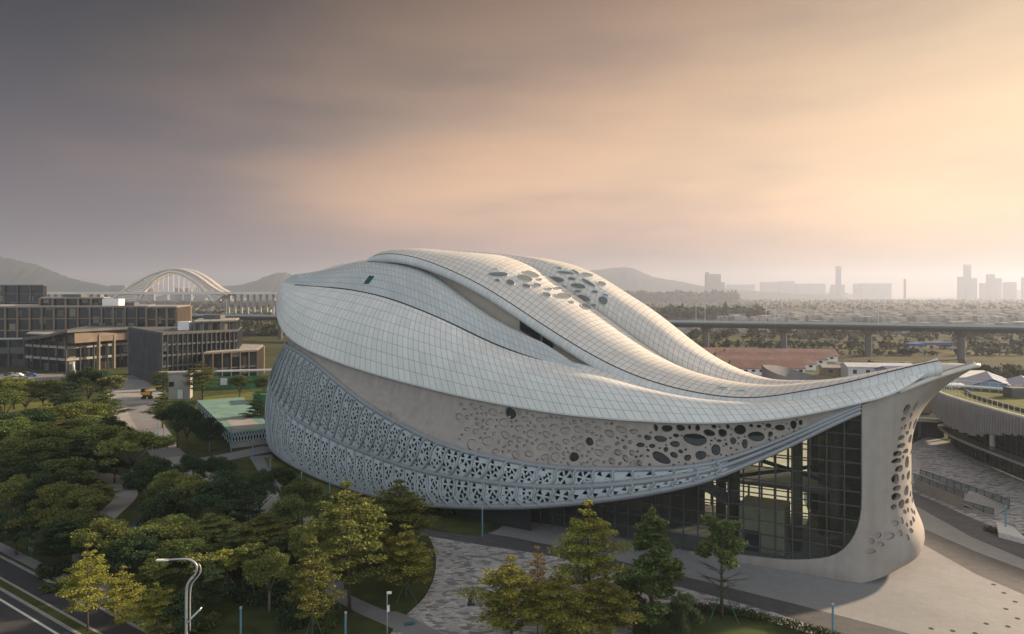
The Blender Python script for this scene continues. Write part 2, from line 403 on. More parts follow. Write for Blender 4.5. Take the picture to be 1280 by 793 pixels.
def loft(A, B, n, bulge, pw=1.0, tfade=True):
    """rows between two edge curves, bowed outward along the sheet's normal"""
    rows = []
    for i in range(n+1):
        v = i/n; r = []
        for j in range(len(A)):
            a, b = A[j], B[j]; p = a.lerp(b, v)
            t = A[min(j+1, NC-1)]+B[min(j+1, NC-1)]-A[max(j-1, 0)]-B[max(j-1, 0)]
            nn = t.cross(b-a); nn = nn.normalized() if nn.length > 1e-6 else Vector((0, 0, 1))
            if nn.z < 0: nn = -nn
            k = min(1, (b-a).length/9.0)
            r.append(p+nn*bulge*k*math.sin(math.pi*v**pw))
        rows.append(r)
    return rows
# --- lower shell: from its drooping edge E0 to the slit S1
E0 = [(353,354,166),(346,372,164),(346,390,160),(352,410,154.5),(370,428,148.5),(400,443.5,142),(450,461.5,134),(510,478.5,125.5),(580,495.5,117),(650,509,110),(720,519,104),(800,525.5,98.5),(880,528,94),(950,525,91),(1010,517,88.5),(1070,504,86.7),(1120,489,86.2),(1173,456,87.2)]
S1 = [(353,353.6,166),(362,355.5,164),(371,357,162),(392,358.5,157.5),(415,360.5,153),(440,363.5,148.5),(475,371,142),(515,384.5,135.5),(565,406,128.3),(625,434,121),(690,454.5,114),(760,472,107.5),(840,494,101.5),(915,503.6,97.3),(985,501.5,93.5),(1050,490,90.3),(1110,476,88.4),(1173,454.5,87.4)]
ts1 = common_ts(E0, S1); e0 = cv(E0, ts1); s1 = cv(S1, ts1)
o0 = outward(e0)
ek = [sstep(0, 14, i)*(1-.6*sstep(NC-10, NC-1, i)) for i in range(NC)]
def rim_row(a, z): return [p+(o*a+Vector((0, 0, z)))*k for p, o, k in zip(e0, o0, ek)]
under = [rim_row(.16, -.16), rim_row(-.45, -.30), rim_row(-3.0, .25)]
low = loft(e0, s1, 14, 1.5)
low.append([p+INW*3.0+Vector((0, 0, .5)) for p in s1])
mb = MB(); mb.grid(low, uv=True); mb.build('lower_roof_shell', 'shell_panels', HALL, smooth=True)
mb = MB(); mb.grid([under[2], under[1], under[0], e0]); mb.build('drooping_eave', 'white_sheet', HALL, smooth=True)
# --- middle shell
S2 = [(353,353.8,166.2),(371,356.8,162.4),(415,360.2,153.4),(440,363.2,148.9),(475,370.6,142.4),(515,384,135.9),(565,405.4,128.7),(625,433.4,121.4),(690,455.6,114.4),(733,468,110.2)]
T0 = [(353,353.3,166.8),(366,348,169),(395,340,169),(430,331,166),(466,325,160),(515,333,151),(555,353,143),(612,395.5,132.3),(672,430,122.6),(733,464.5,110.8)]
ts2 = common_ts(S2, T0); s2 = cv(S2, ts2); t0 = cv(T0, ts2)
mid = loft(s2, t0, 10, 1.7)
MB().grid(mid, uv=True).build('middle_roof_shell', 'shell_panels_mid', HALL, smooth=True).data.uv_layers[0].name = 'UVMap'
up = Vector((0, 0, .05)); MB().tube([p-o*0.05+Vector((0, -.12, .0)) for p, o in zip(s2, outward(s2))][10:], .2, 6).build('shell_slit_shade', 'gutter_slit_dark', HALL, smooth=True)  # dark tube stands in for the shade in the slit between the shells
# --- upper shell: rolled near edge R, crest F
R0 = [(459,324.5,158),(475,318.5,155.5),(505,319.3,150.5),(540,329,145),(580,346,138.2),(620,368,131.2),(660,394,125),(700,420,119),(740,444,113.5),(785,466,108),(835,483,102.8),(890,494.3,98.6),(945,497.3,95.5),(1000,490,92.2),(1060,478.3,89.8),(1124,462.3,88.2),(1174,451.2,87.5)]
F0 = [(459,324.3,158.6),(487,317.6,160),(530,316.4,158),(580,317,154.5),(625,319.5,150),(668,336,142.5),(712,364,134.5),(755,394.5,127),(797,425.5,120),(840,453,113.5),(885,471,108),(935,482,103),(985,484,98.5),(1030,481,95.5),(1075,473.8,92.2),(1130,460.6,89.6),(1175,450.9,88)]
ts3 = common_ts(R0, F0); r0 = cv(R0, ts3); f0 = cv(F0, ts3)
upl = loft(r0, f0, 14, 1.3)
# the crest rolls over a little at its far side
crest = [[p+Vector((.4*a, .8*a, -.5*a*a)) for p in f0] for a in (.8, 1.6, 2.2)]
upper_rows = upl+crest
mb = MB(); mb.grid(upper_rows, uv=True); UP = mb.build('upper_roof_shell', 'shell_panels_upper', HALL, smooth=True); up_mb = mb
oR = outward(r0)
kk = [min(1, .25+i/12) for i in range(NC)]
roll = [[p+o*q[0]*k+Vector((0, 0, q[1]*k)) for p, o, k in zip(r0, oR, kk)] for q in ((-.05, .02), (.45, -.12), (.85, -.5), (1.0, -1.0), (.8, -1.5), (.2, -1.85), (-1.6, -1.9))]
mb = MB(); mb.grid(roll[::-1], uv=True); mb.build('rolled_roof_edge', 'shell_roll', HALL, smooth=True)
MB().tube([p+Vector((0, 0, .03)) for p in r0][4:], .10, 6).build('edge_gutter', 'gutter_slit_dark', HALL, smooth=True)
# --- rear lobe behind the crest, then down its far side
F2 = [(487,318,160.5),(530,317,159),(580,317.6,156),(625,320.4,151.5),(668,337.5,143.6),(712,366,135.4),(755,396.5,127.8),(797,427.5,120.7),(840,455,114.2),(885,472.6,108.6),(935,483,103.6),(985,484.6,99),(1030,481.3,96),(1075,474,92.6),(1130,460.6,90)]
B0 = [(490,318.5,163),(535,317.2,162),(590,317.4,159),(640,319.5,154),(690,325,148),(739,340,140.5),(779,363.5,134),(819,389.5,127.5),(860,421.5,120.5),(903,451,113.7),(952,471,107.3),(1000,477.4,102),(1045,477,98),(1085,471.8,94.5),(1135,459.8,91)]
ts4 = common_ts(F2, B0); f2 = cv(F2, ts4); b0 = cv(B0, ts4)
f2 = [p+Vector((.4, .8, -1.5*sstep(20, 50, i)*sstep(NC-5, NC-45, i))) for i, p in enumerate(f2)]
rear = loft(f2, b0, 14, 2.6, .8)
mb = MB(); mb.grid(rear, uv=True); RE = mb.build('rear_roof_lobe', 'shell_panels_rear', HALL, smooth=True); re_mb = mb
INW = Vector((.496, .868, 0))
def drop(a, z): return [p+INW*a+Vector((0, 0, z)) for p in b0]
bk = [b0]
for a, z in ((.35, -.35), (1.4, -2.0), (3.2, -4.5), (5.0, -7.2)):
    bk.append([p+INW*a*min(1, .25+(p.z-21)/14)+Vector((0, 0, z*min(1, .4+max(0, p.z-21)/16))) for p in b0])
mb = MB(); mb.grid(bk, uv=True); mb.build('rear_roof_flank', 'shell_panels_rear', HALL, smooth=True)
MB().tube(bk[1][8:], .16, 6).build('rear_edge_trim', 'gutter_slit_dark', HALL, smooth=True)
# --- far wall, stern to the glazed end: closes the hull down to the ground
stern = [Vector(q) for q in ((-52, 168, 30), (-50, 178, 31), (-44, 186, 33))]
hullt = [Vector((-51.5, 166.5, 34)), Vector((-48, 172, 36)), Vector((-40, 176, 39)), Vector((-28, 174, 40))]+[p for p in bk[4][6:84:6]]
hullm = [Vector((p.x+6, p.y+9, 14)) if i > 2 else Vector((p.x-2+i*3, p.y+6+i*3, 16)) for i, p in enumerate(hullt)]
hullb = [Vector((q.x, q.y, 0)) for q in hullm]
mb = MB(); mb.grid([hullt, hullm, hullb]); mb.build('far_wall', 'beige_wall', HALL, smooth=True)
# roof skirt between the middle shell's far edge and the crest, out of sight from the plaza
topA = [t0[i] for i in range(0, 60, 4)]
topB = [Vector((p.x+7, p.y+10, p.z-3.5)) for p in topA]
MB().grid([topA, topB]).build('stern_roof_flank', 'shell_panels_mid', HALL, smooth=True)
# --- clerestory wall between the middle shell and the roll
i0 = 60; wl, wu = [], []
for j in range(i0, NC):
    p = t0[j]; k = min(range(NC), key=lambda q: (r0[q].x/r0[q].y-p.x/p.y)**2)
    wl.append(p+Vector((.3, .6, -1.2))); wu.append(roll[5][k]+Vector((.8, 1.6, .4)))
mb = MB(); mb.grid([wl, wu]); CL = mb.build('clerestory_wall', 'beige_wall_lightened', HALL, smooth=True)
# windows in it
def wallpt(px, v):
    k = min(range(len(wl)), key=lambda q: abs(CX+F*wl[q].x/wl[q].y-px)); return wl[k].lerp(wu[k], v)
for a, b in ((652, 662), (664, 675), (677, 689)):
    q = [wallpt(a, .46), wallpt(b, .46), wallpt(b, .93), wallpt(a, .93)]; o = Vector((-.12, -.25, 0))
    w = MB().add([p+o for p in q], [(0, 1, 2, 3)]).build('clerestory_window', 'dark_glass', CL)
    fr = MB()
    for i in range(4): fr.beam(q[i]+o*1.3, q[(i+1) % 4]+o*1.3, .14, .14)
    fr.build('window_frame', 'mid_frame', w)

# --- small roof openings: outlines laid on the shells by casting a line from the survey point
def bvh_of(m): return BVHTree.FromPolygons([Vector(v) for v in m.v], m.f)
EYE = Vector((0, 0, H))
def on_surface(bv, px, py):
    h = bv.ray_cast(EYE, (P(px, py, 100)-EYE).normalized())
    return (h[0], h[1] if h[1].dot(EYE-h[0]) > 0 else -h[1]) if h[0] is not None else None
def skylight(bv, px, py, rx, ry, a, parent, glass='dark_glass', name='skylight'):
    ring = []
    for x, y in ellipse(px, py, rx, ry, a, 20, .05):
        s = on_surface(bv, x, y)
        if s is None: return
        ring.append(s)
    c = sum((s[0] for s in ring), Vector())/20; nn = sum((s[1] for s in ring), Vector()).normalized()
    if max((s[0]-c).length for s in ring) > 14: return
    vs = [s[0]+nn*.07 for s in ring]+[c+nn*.09]
    w = MB().add(vs, [(i, (i+1) % 20, 20) for i in range(20)]).build(name, glass, parent, smooth=True)
    rim = [s[0]+nn*.06 for s in ring]; rim.append(rim[0]); MB().tube(rim, .09, 6).build('rim', 'white_sheet', w, smooth=True)
ub, rb, mbv = bvh_of(up_mb), bvh_of(re_mb), None
def zz(x, y): return 590+x*.1484, 320+y*.1484
for x, y, rx, ry, a in ((222,159,95,25,0.03),(215,210,28,15,.1),(323,227,46,28,.35),(454,256,45,22,.15),(440,190,85,28,.28),(625,330,45,22,.3),(545,248,45,17,.1),(770,338,78,26,.2),(500,155,80,22,.3),(650,280,30,12,.2),(720,275,40,14,.1),(840,390,24,10,.4),(195,113,28,6,0),(570,200,25,9,.2),(960,430,55,26,.35)):
    px, py = zz(x, y); skylight(ub, px, py, rx*.128, ry*.128, a, UP, 'pale_glass')
for x, y, rx, ry, a in ((715,200,72,30,.15),(840,195,42,17,.15),(895,255,78,26,.12),(770,257,32,12,.3),(890,300,38,13,0),(1035,305,36,17,0),(940,358,72,32,.2),(1105,378,52,40,.35),(1027,415,28,13,.1),(980,230,75,20,.5),(790,145,85,16,.1),(1125,332,30,10,.25),(870,140,45,14,.5),(970,160,60,15,.2),(1090,235,50,18,.3),(735,105,30,9,.2)):
    px, py = zz(x, y); skylight(rb, px, py, rx*.128, ry*.128, a, RE, 'pale_glass')
for px, py, rx, ry in ((904,485.5,6,1.1),(927,489,7,1.0),(950,480,8,1.0)): skylight(ub, px, py, rx, ry, .1, UP, 'pale_glass')
mm = MB(); mm.grid(mid); mbv = bvh_of(mm)
q = [on_surface(mbv, *z) for z in ((454.5,355),(461,355.4),(468.5,346),(462,345))]
if all(q): MB().add([s[0]+s[1]*.1 for s in q], [(0, 1, 2, 3)]).build('roof_window', 'roof_window_glass', HALL)

# --- skirt rails
TOPR = [(392,422,172),(366,426,166),(356,431,158),(366,436.5,150),(400,460,141),(450,500,130.5),(500,530.5,122),(560,558,114),(640,577,107),(700,585,102.7),(780,587,97.9),(870,583,93.6),(920,570.5,92),(980,548,90),(1040,522,87.8),(1076,506.5,87.0)]
MIDR = [(372,458,176),(344,464,168),(338,480,160),(352,508,150),(400,541,138.5),(450,563,128.8),(500,581,120.3),(560,595.5,112.5),(640,606,105.2),(700,609,101.3),(780,605,96.8),(870,592,93.2),(920,577.5,91.8),(980,553.5,89.9),(1040,526.5,87.7),(1076,510.5,86.9)]
LOWR = [(370,548,178),(340,545,169),(335,549,160),(345,566,149.5),(395,595,135),(450,614,125.5),(500,626.5,118),(560,632.5,111),(640,633.5,104.5),(700,630,100.8),(780,621,96.4),(870,603.5,93),(920,586.5,91.6),(980,560.5,89.8),(1040,531.5,87.6),(1076,515.5,86.9)]
tsr = common_ts(TOPR, MIDR, LOWR); NR = 160
tr_, mr_, lr_ = (cv(x, tsr, NR) for x in (TOPR, MIDR, LOWR))
evT, evM, evL = (spline([P(*q) for q in x], None, tsr)[0] for x in (TOPR, MIDR, LOWR))
SCR = empty('lattice_screen', (0, 0, 0), None, None); SCR.parent = HALL
for nm, row, r in (('top_rail', tr_, .40), ('middle_rail', mr_, .42), ('bottom_rail', lr_, .46)): MB().tube(row, [r*(1-.45*sstep(.7, .95, i/NR)) for i in range(NR)], 8).build(nm, 'rail_metal', SCR, smooth=True)
arc = np.concatenate([[0], np.cumsum([(mr_[i+1]-mr_[i]).length for i in range(NR-1)])]); SL = arc[-1]
uu = np.linspace(0, 1, NR)
def band_map(lo, hi, bulge):
    A = np.array([tuple(x) for x in lo]); B = np.array([tuple(x) for x in hi])
    D = np.array([tuple(x) for x in outward(lo)])
    def f(s, v):
        a = np.array([np.interp(s, arc, A[:, i]) for i in range(3)]); b = np.array([np.interp(s, arc, B[:, i]) for i in range(3)]); d = np.array([np.interp(s, arc, D[:, i]) for i in range(3)])
        return Vector(a+(b-a)*v+d*bulge*math.sin(math.pi*min(1, max(0, v)))*min(1, np.linalg.norm(b-a)/5))
    hh = np.linalg.norm(B-A, axis=1)
    return f, (lambda s: float(np.interp(s, arc, hh)))
send = float(np.interp(.86, uu, arc)); rng = random.Random(3)
# the last panels end where the rails close in on each other, near the prow
smax = next(arc[i] for i in range(NR) if CX+F*mr_[i].x/mr_[i].y > 905)
for nm, lo, hi, bul, tilt, per in (('upper_lattice', mr_, tr_, .35, .75, 2.9), ('lower_lattice', lr_, mr_, .55, -.5, 2.9)):
    f, hf = band_map(lo, hi, bul); holes = []; ribs = []
    k = 0; s0 = .8
    nrib = int((smax-s0)/per)
    def rib_s(s, v, h): return s+tilt*min(h, 7)*(v-.5)+.42*math.sin(2*math.pi*(v-.1))*(1 if tilt > 0 else -1)
    for k in range(nrib+1):
        s = s0+k*per; h = hf(s)
        ribs.append([f(min(max(rib_s(s, v, h), .05), smax), v) for v in np.linspace(0, 1, 15)])
        if k == nrib: break
        n = max(1, int(round(h/1.95)))
        for i in range(n):
            v = (i+.5)/n; h2 = hf(rib_s(s+per/2, v, h)); c = rib_s(s+per/2, v, h); rad = min(.98, h/n*.48)
            if c < 1.2 or c > smax-1.2: continue
            for q in range(6):
                a = q*math.pi/3+.3+(.26 if i % 2 else 0); l0, l1, w = .24*rad, 1.0*rad, .40*rad
                pts = [(c+l0*math.cos(a), l0*math.sin(a)), (c+l1*math.cos(a)-w*math.sin(a), l1*math.sin(a)+w*math.cos(a)), (c+l1*1.12*math.cos(a), l1*1.12*math.sin(a)), (c+l1*math.cos(a)+w*math.sin(a), l1*math.sin(a)-w*math.cos(a))]
                if rng.random() < .06: continue
                holes.append([(x, v+y/h2) for x, y in pts])
            # small drops in the narrow ends
            for dx, dy, r in ((per*.37, rad*.9, .2), (-per*.37, -rad*.9, .2)):
                holes.append([(c+dx+r*math.cos(q), v+(dy+r*math.sin(q))/h2) for q in (0, 2.1, 4.2)])
    holes = [h for h in holes if all(.04 < y < .96 and .3 < x < smax-.2 for x, y in h)]
    top = [(x, 1.0) for x in np.arange(smax, 0, -1.0)]+[(0, 1.0)]
    outline = [(x, 0.0) for x in np.arange(0, smax, 1.0)]+[(smax, 0)]+top
    grid = [(x, y) for x in np.arange(.5, smax-.3, .8) for y in (.17, .33, .5, .67, .83)]
    grid = [g for g in grid if not any(abs(g[0]-h[0][0]) < 2 and inpoly(g[0], g[1], h) for h in holes)]
    mb = perforated(MB(), outline, holes, grid, f, .16, 1.0, 5.0)
    pan = mb.build(nm, 'lattice_metal', SCR)
    for r in ribs:
        o = [Vector((-.09, -.17, 0)) for _ in r]
        MB().tube([p+d for p, d in zip(r, o)], .19, 6).build('rib', 'rail_metal', SCR, smooth=True)
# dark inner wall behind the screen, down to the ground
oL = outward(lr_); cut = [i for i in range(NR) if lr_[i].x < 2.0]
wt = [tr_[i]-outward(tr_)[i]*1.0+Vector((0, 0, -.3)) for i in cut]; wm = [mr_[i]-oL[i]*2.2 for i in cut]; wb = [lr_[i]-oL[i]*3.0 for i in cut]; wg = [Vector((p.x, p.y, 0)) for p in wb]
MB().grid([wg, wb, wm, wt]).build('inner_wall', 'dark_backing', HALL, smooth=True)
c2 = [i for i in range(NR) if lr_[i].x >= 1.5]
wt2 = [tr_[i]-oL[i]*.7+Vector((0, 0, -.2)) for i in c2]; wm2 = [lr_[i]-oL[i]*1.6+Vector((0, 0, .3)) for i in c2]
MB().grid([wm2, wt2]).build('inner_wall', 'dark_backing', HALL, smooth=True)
# second thin rails of the closing rail bundle by the prow
for dz, r in ((.55, .2), (-.55, .2)):
    MB().tube([p+Vector((.1, .25, dz)) for p, i in zip(mr_, range(NR)) if i > 108], r, 6).build('thin_rail', 'lattice_metal', SCR, smooth=True)

# --- pebble-holed wall between the top rail and the eave
px_e = np.array([CX+F*p.x/p.y for p in e0]); s_i = int(np.argmin(px_e))
def ev_row(row):
    px = np.array([CX+F*p.x/p.y for p in row]); i = int(np.argmin(px)); px = px[i:]; A = np.array([tuple(p) for p in row])[i:]
    return lambda x: Vector([np.interp(x, px, A[:, k]) for k in range(3)])
oT = outward(tr_)
WB_ = ev_row([p-o*.35+Vector((0, 0, -.1)) for p, o in zip(tr_, oT)]); WT_ = ev_row(under[1])
def py_of(p): return HY+(H-p.z)*F/p.y
def wall_map(px, py):
    a, b = WB_(px), WT_(px); pa, pb = py_of(a), py_of(b); v = (pa-py)/max(.5, pa-pb)
    p = a.lerp(b, v); return p+INW*(.9*math.sin(math.pi*min(1, max(0, v)))*min(1, (b-a).length/8))
# the wall mapping must follow v, so work in (px, v)
def wmap(px, v):
    a, b = WB_(px), WT_(px); return a.lerp(b, v)+INW*(.7*math.sin(math.pi*min(1, max(0, v)))*min(1, (b-a).length/8))
def v_of(px, py):
    a, b = py_of(WB_(px)), py_of(WT_(px)); return (a-py)/max(.5, a-b)
open_ = []
for x, y, rx, ry, a in ((305,282,28,32,.2),(692,450,22,20,.4),(618,524,27,21,.4),(967,375,30,28,0),(1027,378,11,20,0),(1082,382,28,19,-.15),(1150,378,22,18,0),(1195,372,8,14,0),(1235,375,13,17,0),(983,429,19,14,0),(1047,435,32,17,.12),(1125,418,15,11,.1),(1097,431,7,6,0),(1119,461,27,15,0),(1220,438,58,32,.18),(947,466,22,12,.1),(1005,471,18,10,0),(985,492,10,6,.4),(1044,482,6,5,0),(1074,488,12,13,0),(1052,528,50,23,.42),(1115,514,22,13,.5),(1148,497,13,9,.3),(1184,527,20,14,-.1),(1250,515,28,22,-.1)):
    open_.append((560+x*.2522, 440+y*.2522, rx*.2522, ry*.2522, a))
for x, y, rx, ry, a in ((97,465,10,8,0),(150,463,8,9,0),(77,490,22,14,.15),(128,490,16,17,0),(195,478,23,20,.2),(238,462,8,7,0),(267,465,10,7,0),(303,462,13,9,0),(346,470,20,12,.1),(398,458,13,16,0),(257,503,32,19,.15),(310,495,10,11,.3),(168,520,12,14,0),(213,531,12,17,0),(115,520,10,6,.1),(142,533,6,6,0),(103,554,19,20,0),(85,520,5,4,0),(425,450,8,10,0)):
    open_.append((860+x*.3305, 380+y*.3305, rx*.3305, ry*.3305, a))
rng = random.Random(11); dents = []
def clash(x, y, r, lst, pad): return any((x-o[0])**2+((y-o[1]))**2 < (r+max(o[2], o[3])+pad)**2 for o in lst)
for tries in range(5200):
    x = rng.uniform(566, 812); big = tries < 900
    r = rng.uniform(4, 7.5) if big else rng.uniform(1.8, 4); y = rng.uniform(480, 590)
    v = v_of(x, y); hpx = py_of(WB_(x))-py_of(WT_(x)); m = (r+2.0)/hpx
    if not m < v < 1-m: continue
    if rng.random() > sstep(560, 620, x): continue
    if clash(x, y, r, open_, .8) or clash(x, y, r, dents, .5): continue
    dents.append((x, y, r, r*rng.uniform(.55, .85), rng.uniform(-.3, .8)))
for tries in range(3000):
    x = rng.uniform(800, 1000); r = rng.uniform(1.2, 2.4); y = rng.uniform(525, 590); v = v_of(x, y); hpx = py_of(WB_(x))-py_of(WT_(x)); m = (r+1.5)/max(1, hpx)
    if not m < v < 1-m or clash(x, y, r, open_, .6) or clash(x, y, r, dents, 3.5): continue
    dents.append((x, y, r, r*.7, rng.uniform(-.3, .8)))
def loop(o, n): 
    pts = [(x, v_of(x, y)) for x, y in ellipse(*o, n=n, wob=.06, rng=rng)]
    return pts[::-1]
hl_o = [loop(o, 16) for o in open_]; hl_d = [loop(o, 12) for o in dents]
def fit(o):
    x, y, rx, ry, a = o; hpx = py_of(WB_(x))-py_of(WT_(x)); e = max(abs(ry*math.cos(a)), abs(rx*math.sin(a)))+.6
    if 2*e > hpx*.9: ry *= hpx*.9/(2*e); rx *= max(.6, hpx*.9/(2*e)); e = hpx*.45
    v = min(1-(e+.6)/hpx, max((e+.6)/hpx, v_of(x, y))); return (x, py_of(WB_(x))-v*hpx, rx, ry, a)
open_ = [fit(o) for o in open_]; hl_o = [loop(o, 16) for o in open_]
ok = lambda l: all(.015 < y < .985 for _, y in l)
pairs_o = [(l, o) for l, o in zip(hl_o, open_) if ok(l)]; pairs_d = [(l, o) for l, o in zip(hl_d, dents) if ok(l)]
outline = [(x, 0.0) for x in np.arange(364, 1060, 6)]+[(x, 1.0) for x in np.arange(1060, 364, -6)]
allh = [l for l, _ in pairs_o]+[l for l, _ in pairs_d]
grid = [(x, y) for x in np.arange(367, 1056, 5) for y in (.2, .4, .6, .8)]
grid = [g for g in grid if not any(abs(g[0]-h[0][0]) < 40 and inpoly(g[0], g[1], h) for h in allh)]
mb = perforated(MB(), outline, allh, grid, wmap, .5, .1, 6.0)
# the floors of the blind pebbles lie in the same wall, a hand's breadth back
for l, o in pairs_d:
    c = (sum(p[0] for p in l)/len(l), sum(p[1] for p in l)/len(l)); dp = .26 if o[0] < 760 else .42
    vs = [wmap(*p)+INW*dp for p in l]+[wmap(*c)+INW*(dp*1.05)]
    mb.add(vs, [(i, (i+1) % len(l), len(l)) for i in range(len(l))])
WALL = mb.build('pebble_wall', 'beige_wall', HALL)
for l, o in pairs_o:
    c = (sum(p[0] for p in l)/len(l), sum(p[1] for p in l)/len(l))
    vs = [wmap(*p)+INW*.42 for p in l]+[wmap(*c)+INW*.42]
    MB().add(vs, [(i, (i+1) % len(l), len(l)) for i in range(len(l))]).build('pebble_window', 'dark_glass', WALL)
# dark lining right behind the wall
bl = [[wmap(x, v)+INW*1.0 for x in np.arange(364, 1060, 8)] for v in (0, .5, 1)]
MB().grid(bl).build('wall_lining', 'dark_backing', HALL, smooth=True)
# the plain wall carried on round the stern
def stern_part(row, px_end):
    px = [CX+F*p.x/p.y for p in row]; i = int(np.argmin(px)); j = next(k for k in range(i, len(px)) if px[k] > px_end); a = np.array([tuple(p) for p in row[:j+1]])
    return [Vector([np.interp(u, np.linspace(0, 1, len(a)), a[:, c]) for c in range(3)]) for u in np.linspace(0, 1, 24)]
sA, sB = stern_part([p-o*.35 for p, o in zip(tr_, oT)], 368), stern_part(under[2], 372)
MB().grid([[p+Vector((0, 0, -.5)) for p in sA], sB]).build('stern_wall', 'beige_wall', HALL, smooth=True)
# little brackets on the top rail
for px in (487, 683, 792): 
    p = WB_(px); MB().box(p+Vector((-.1, -.2, .55)), (.5, .3, 1.5), R(-25)).build('rail_bracket', 'concrete', HALL)

# --- glazed hall under the skirt
K = Vector((42.5, 87.4, 0)); DL = Vector((-.868, .496, 0))
def L(t, d=0.0, z=0.0): return K+DL*t+INW*d+Vector((0, 0, z))
def gtop(t):
    p = L(t); k = min(range(NR), key=lambda q: abs(mr_[q].x-p.x)+(0 if q > 60 else 1e3)); return lr_[k].z+.9
tt = [i*2.0+.02 for i in range(32)]
GF = MB(); GF.grid([[L(t, 0, .15) for t in tt], [L(t, 0, gtop(t)) for t in tt]])
GLZ = GF.build('glass_facade', 'hall_glass', HALL)
fr = MB()
for t in tt: fr.beam(L(t, .05, .1), L(t, .05, gtop(t)), .13, .30)
for z in np.arange(.4, 21, 1.75):
    seg = [t for t in tt if gtop(t) > z]
    if len(seg) > 1: fr.beam(L(seg[0], .02, z), L(seg[-1], .02, z), .20, .13)
fr.build('glazing_frame', 'mid_frame', GLZ)
# far side glazing, so the hall can be seen through
BD = 23.0; GB = MB().grid([[L(t, BD, .15) for t in tt], [L(t, BD, 19.5+0*t) for t in tt]]).build('far_glass_facade', 'backlit_glass', HALL)
fr = MB()
for t in tt: fr.beam(L(t, BD-.05, .1), L(t, BD-.05, 19.5), .2, .35)
for z in np.arange(.4, 19, 1.75): fr.beam(L(tt[0], BD-.02, z), L(tt[-1], BD-.02, z), .22, .16)
fr.build('glazing_frame', 'mid_frame', GB)
hpoly = [L(-1, .3), L(62, .3), L(62, BD-.3), L(-1, BD-.3)]
MB().prism([(p.x, p.y) for p in hpoly], 0.02, .16).build('hall_floor', 'path_pale', HALL)
for t, d, r in ((3.5, 6, .7), (8.5, 7.5, .7), (17, 8, .8), (27, 8, .8), (38, 8, .8), (6, 16, .8), (21, 17, .8)):
    MB().cyl(L(t, d, .16), r, 20.5 if t < 10 else 17, 20).build('hall_column', 'concrete_tan', HALL, smooth=True)
def block(t0_, t1_, d0, d1, z0, z1): return MB().prism([(q.x, q.y) for q in (L(t0_, d0), L(t1_, d0), L(t1_, d1), L(t0_, d1))], z0, z1)
block(9.6, 15.5, 4.2, 9, .17, 6.3).build('foyer_wall', 'warm_interior', HALL)
block(12.6, 15.0, 4.0, 4.18, .17, 2.9).build('foyer_door', 'dark_frame', HALL)
block(4, 30, 12, BD-1, 7.0, 7.5).build('gallery_floor', 'concrete', HALL)
block(24, 60, 9, BD-1, 11.5, 12.0).build('gallery_floor', 'concrete', HALL)
block(23, 60, 14, 15, .17, 16.5).build('hall_inner_wall', 'concrete_tan', HALL)
mb = MB(); mb.beam(L(9, 10.5, .2), L(24, 11, 7.2), 2.2, .5); mb.beam(L(9, 9.3, 1.3), L(24, 9.8, 8.3), .08, .9); mb.build('hall_stair', 'concrete', HALL)
mb = MB()
for a, b in ((L(2, 12, 12), L(22, 12, 7)), (L(1, 14, 16), L(26, 14, 12)), (L(2, 9, 9), L(16, 9, 12))): mb.beam(a, b, .4, .5)
mb.build('hall_brace', 'concrete_dark', HALL)

# --- prow: one wall that runs from the foot under the glass, round the end of the hall and out into the tip
CP = [Vector((x, y, 0)) for x, y in ((42.5,87.4),(45.2,86.8),(48.4,88.6),(51.2,92.3),(53.2,97),(53.6,102.5),(51,108),(46,112))]
cev = spline([K-DL*-0.0]+CP[1:], 200); cl = np.concatenate([[0], np.cumsum([(cev[i+1]-cev[i]).length for i in range(199)])]); CA = np.array([tuple(p) for p in cev])
SMAX = cl[-1]
def plan(s):
    if s <= 0: return K-DL*s
    return Vector([np.interp(s, cl, CA[:, k]) for k in range(3)])
def pnorm(s):
    t = plan(s+.4)-plan(s-.4); return Vector((t.y, -t.x, 0)).normalized()
zt_s = [0, 2.7, 6.0, 10.5, 15.5, 21, 26, SMAX+1]; zt_v = [21.6, 22.9, 24.4, 26.4, 25.4, 22.4, 20.2, 19.5]
zb_s = [-30, 0, 2.7, 6, 10.5, 16, SMAX+1]; zb_v = [.02, .05, .9, 1.5, 1.7, 1.7, 1.5]
fl_s = [0, 1.5, 4, 7.5, 11, 15.5, 20, 24]; fl_v = [0, .05, .22, .6, 1.0, .6, .15, 0]
def prow(s, z):
    p = plan(s); ws = sstep(.5, 7, s)
    off = 1.5*math.exp(-((z-4.2)/3.0)**2)*ws-(max(0, 3.2-z)**2*.30*ws)
    p = p+pnorm(s)*off
    if s < 2: p = p+Vector((-.496, -.868, 0))*(.5*sstep(2, -1, s)+.35*sstep(0, -2, s)*math.exp(-((z-1.0)/1.6)**2))
    k = max(0, (z-14.0)/12.6)**2.6*np.interp(s, fl_s, fl_v)
    p = p+Vector((.80, -.60, 0))*k*7.8
    return Vector((p.x, p.y, z))
gl_edge = [(0.0, 21.6), (0.0, 14), (-.05, 9), (-.5, 6.6), (-1.5, 4.5), (-3.0, 3.0), (-5.2, 2.15), (-9, 1.4), (-14, 1.0), (-21, .45)]
ge = spline([Vector((a, b, 0)) for a, b in gl_edge], 26)
bot = [(s, float(np.interp(s, zb_s, zb_v))) for s in np.arange(-21, SMAX, 1.0)]+[(SMAX, 1.5)]
top = [(s, float(np.interp(s, zt_s, zt_v))) for s in np.arange(SMAX, .01, -.75)]
outline = bot+top+[(p.x, p.y) for p in ge][:-1]
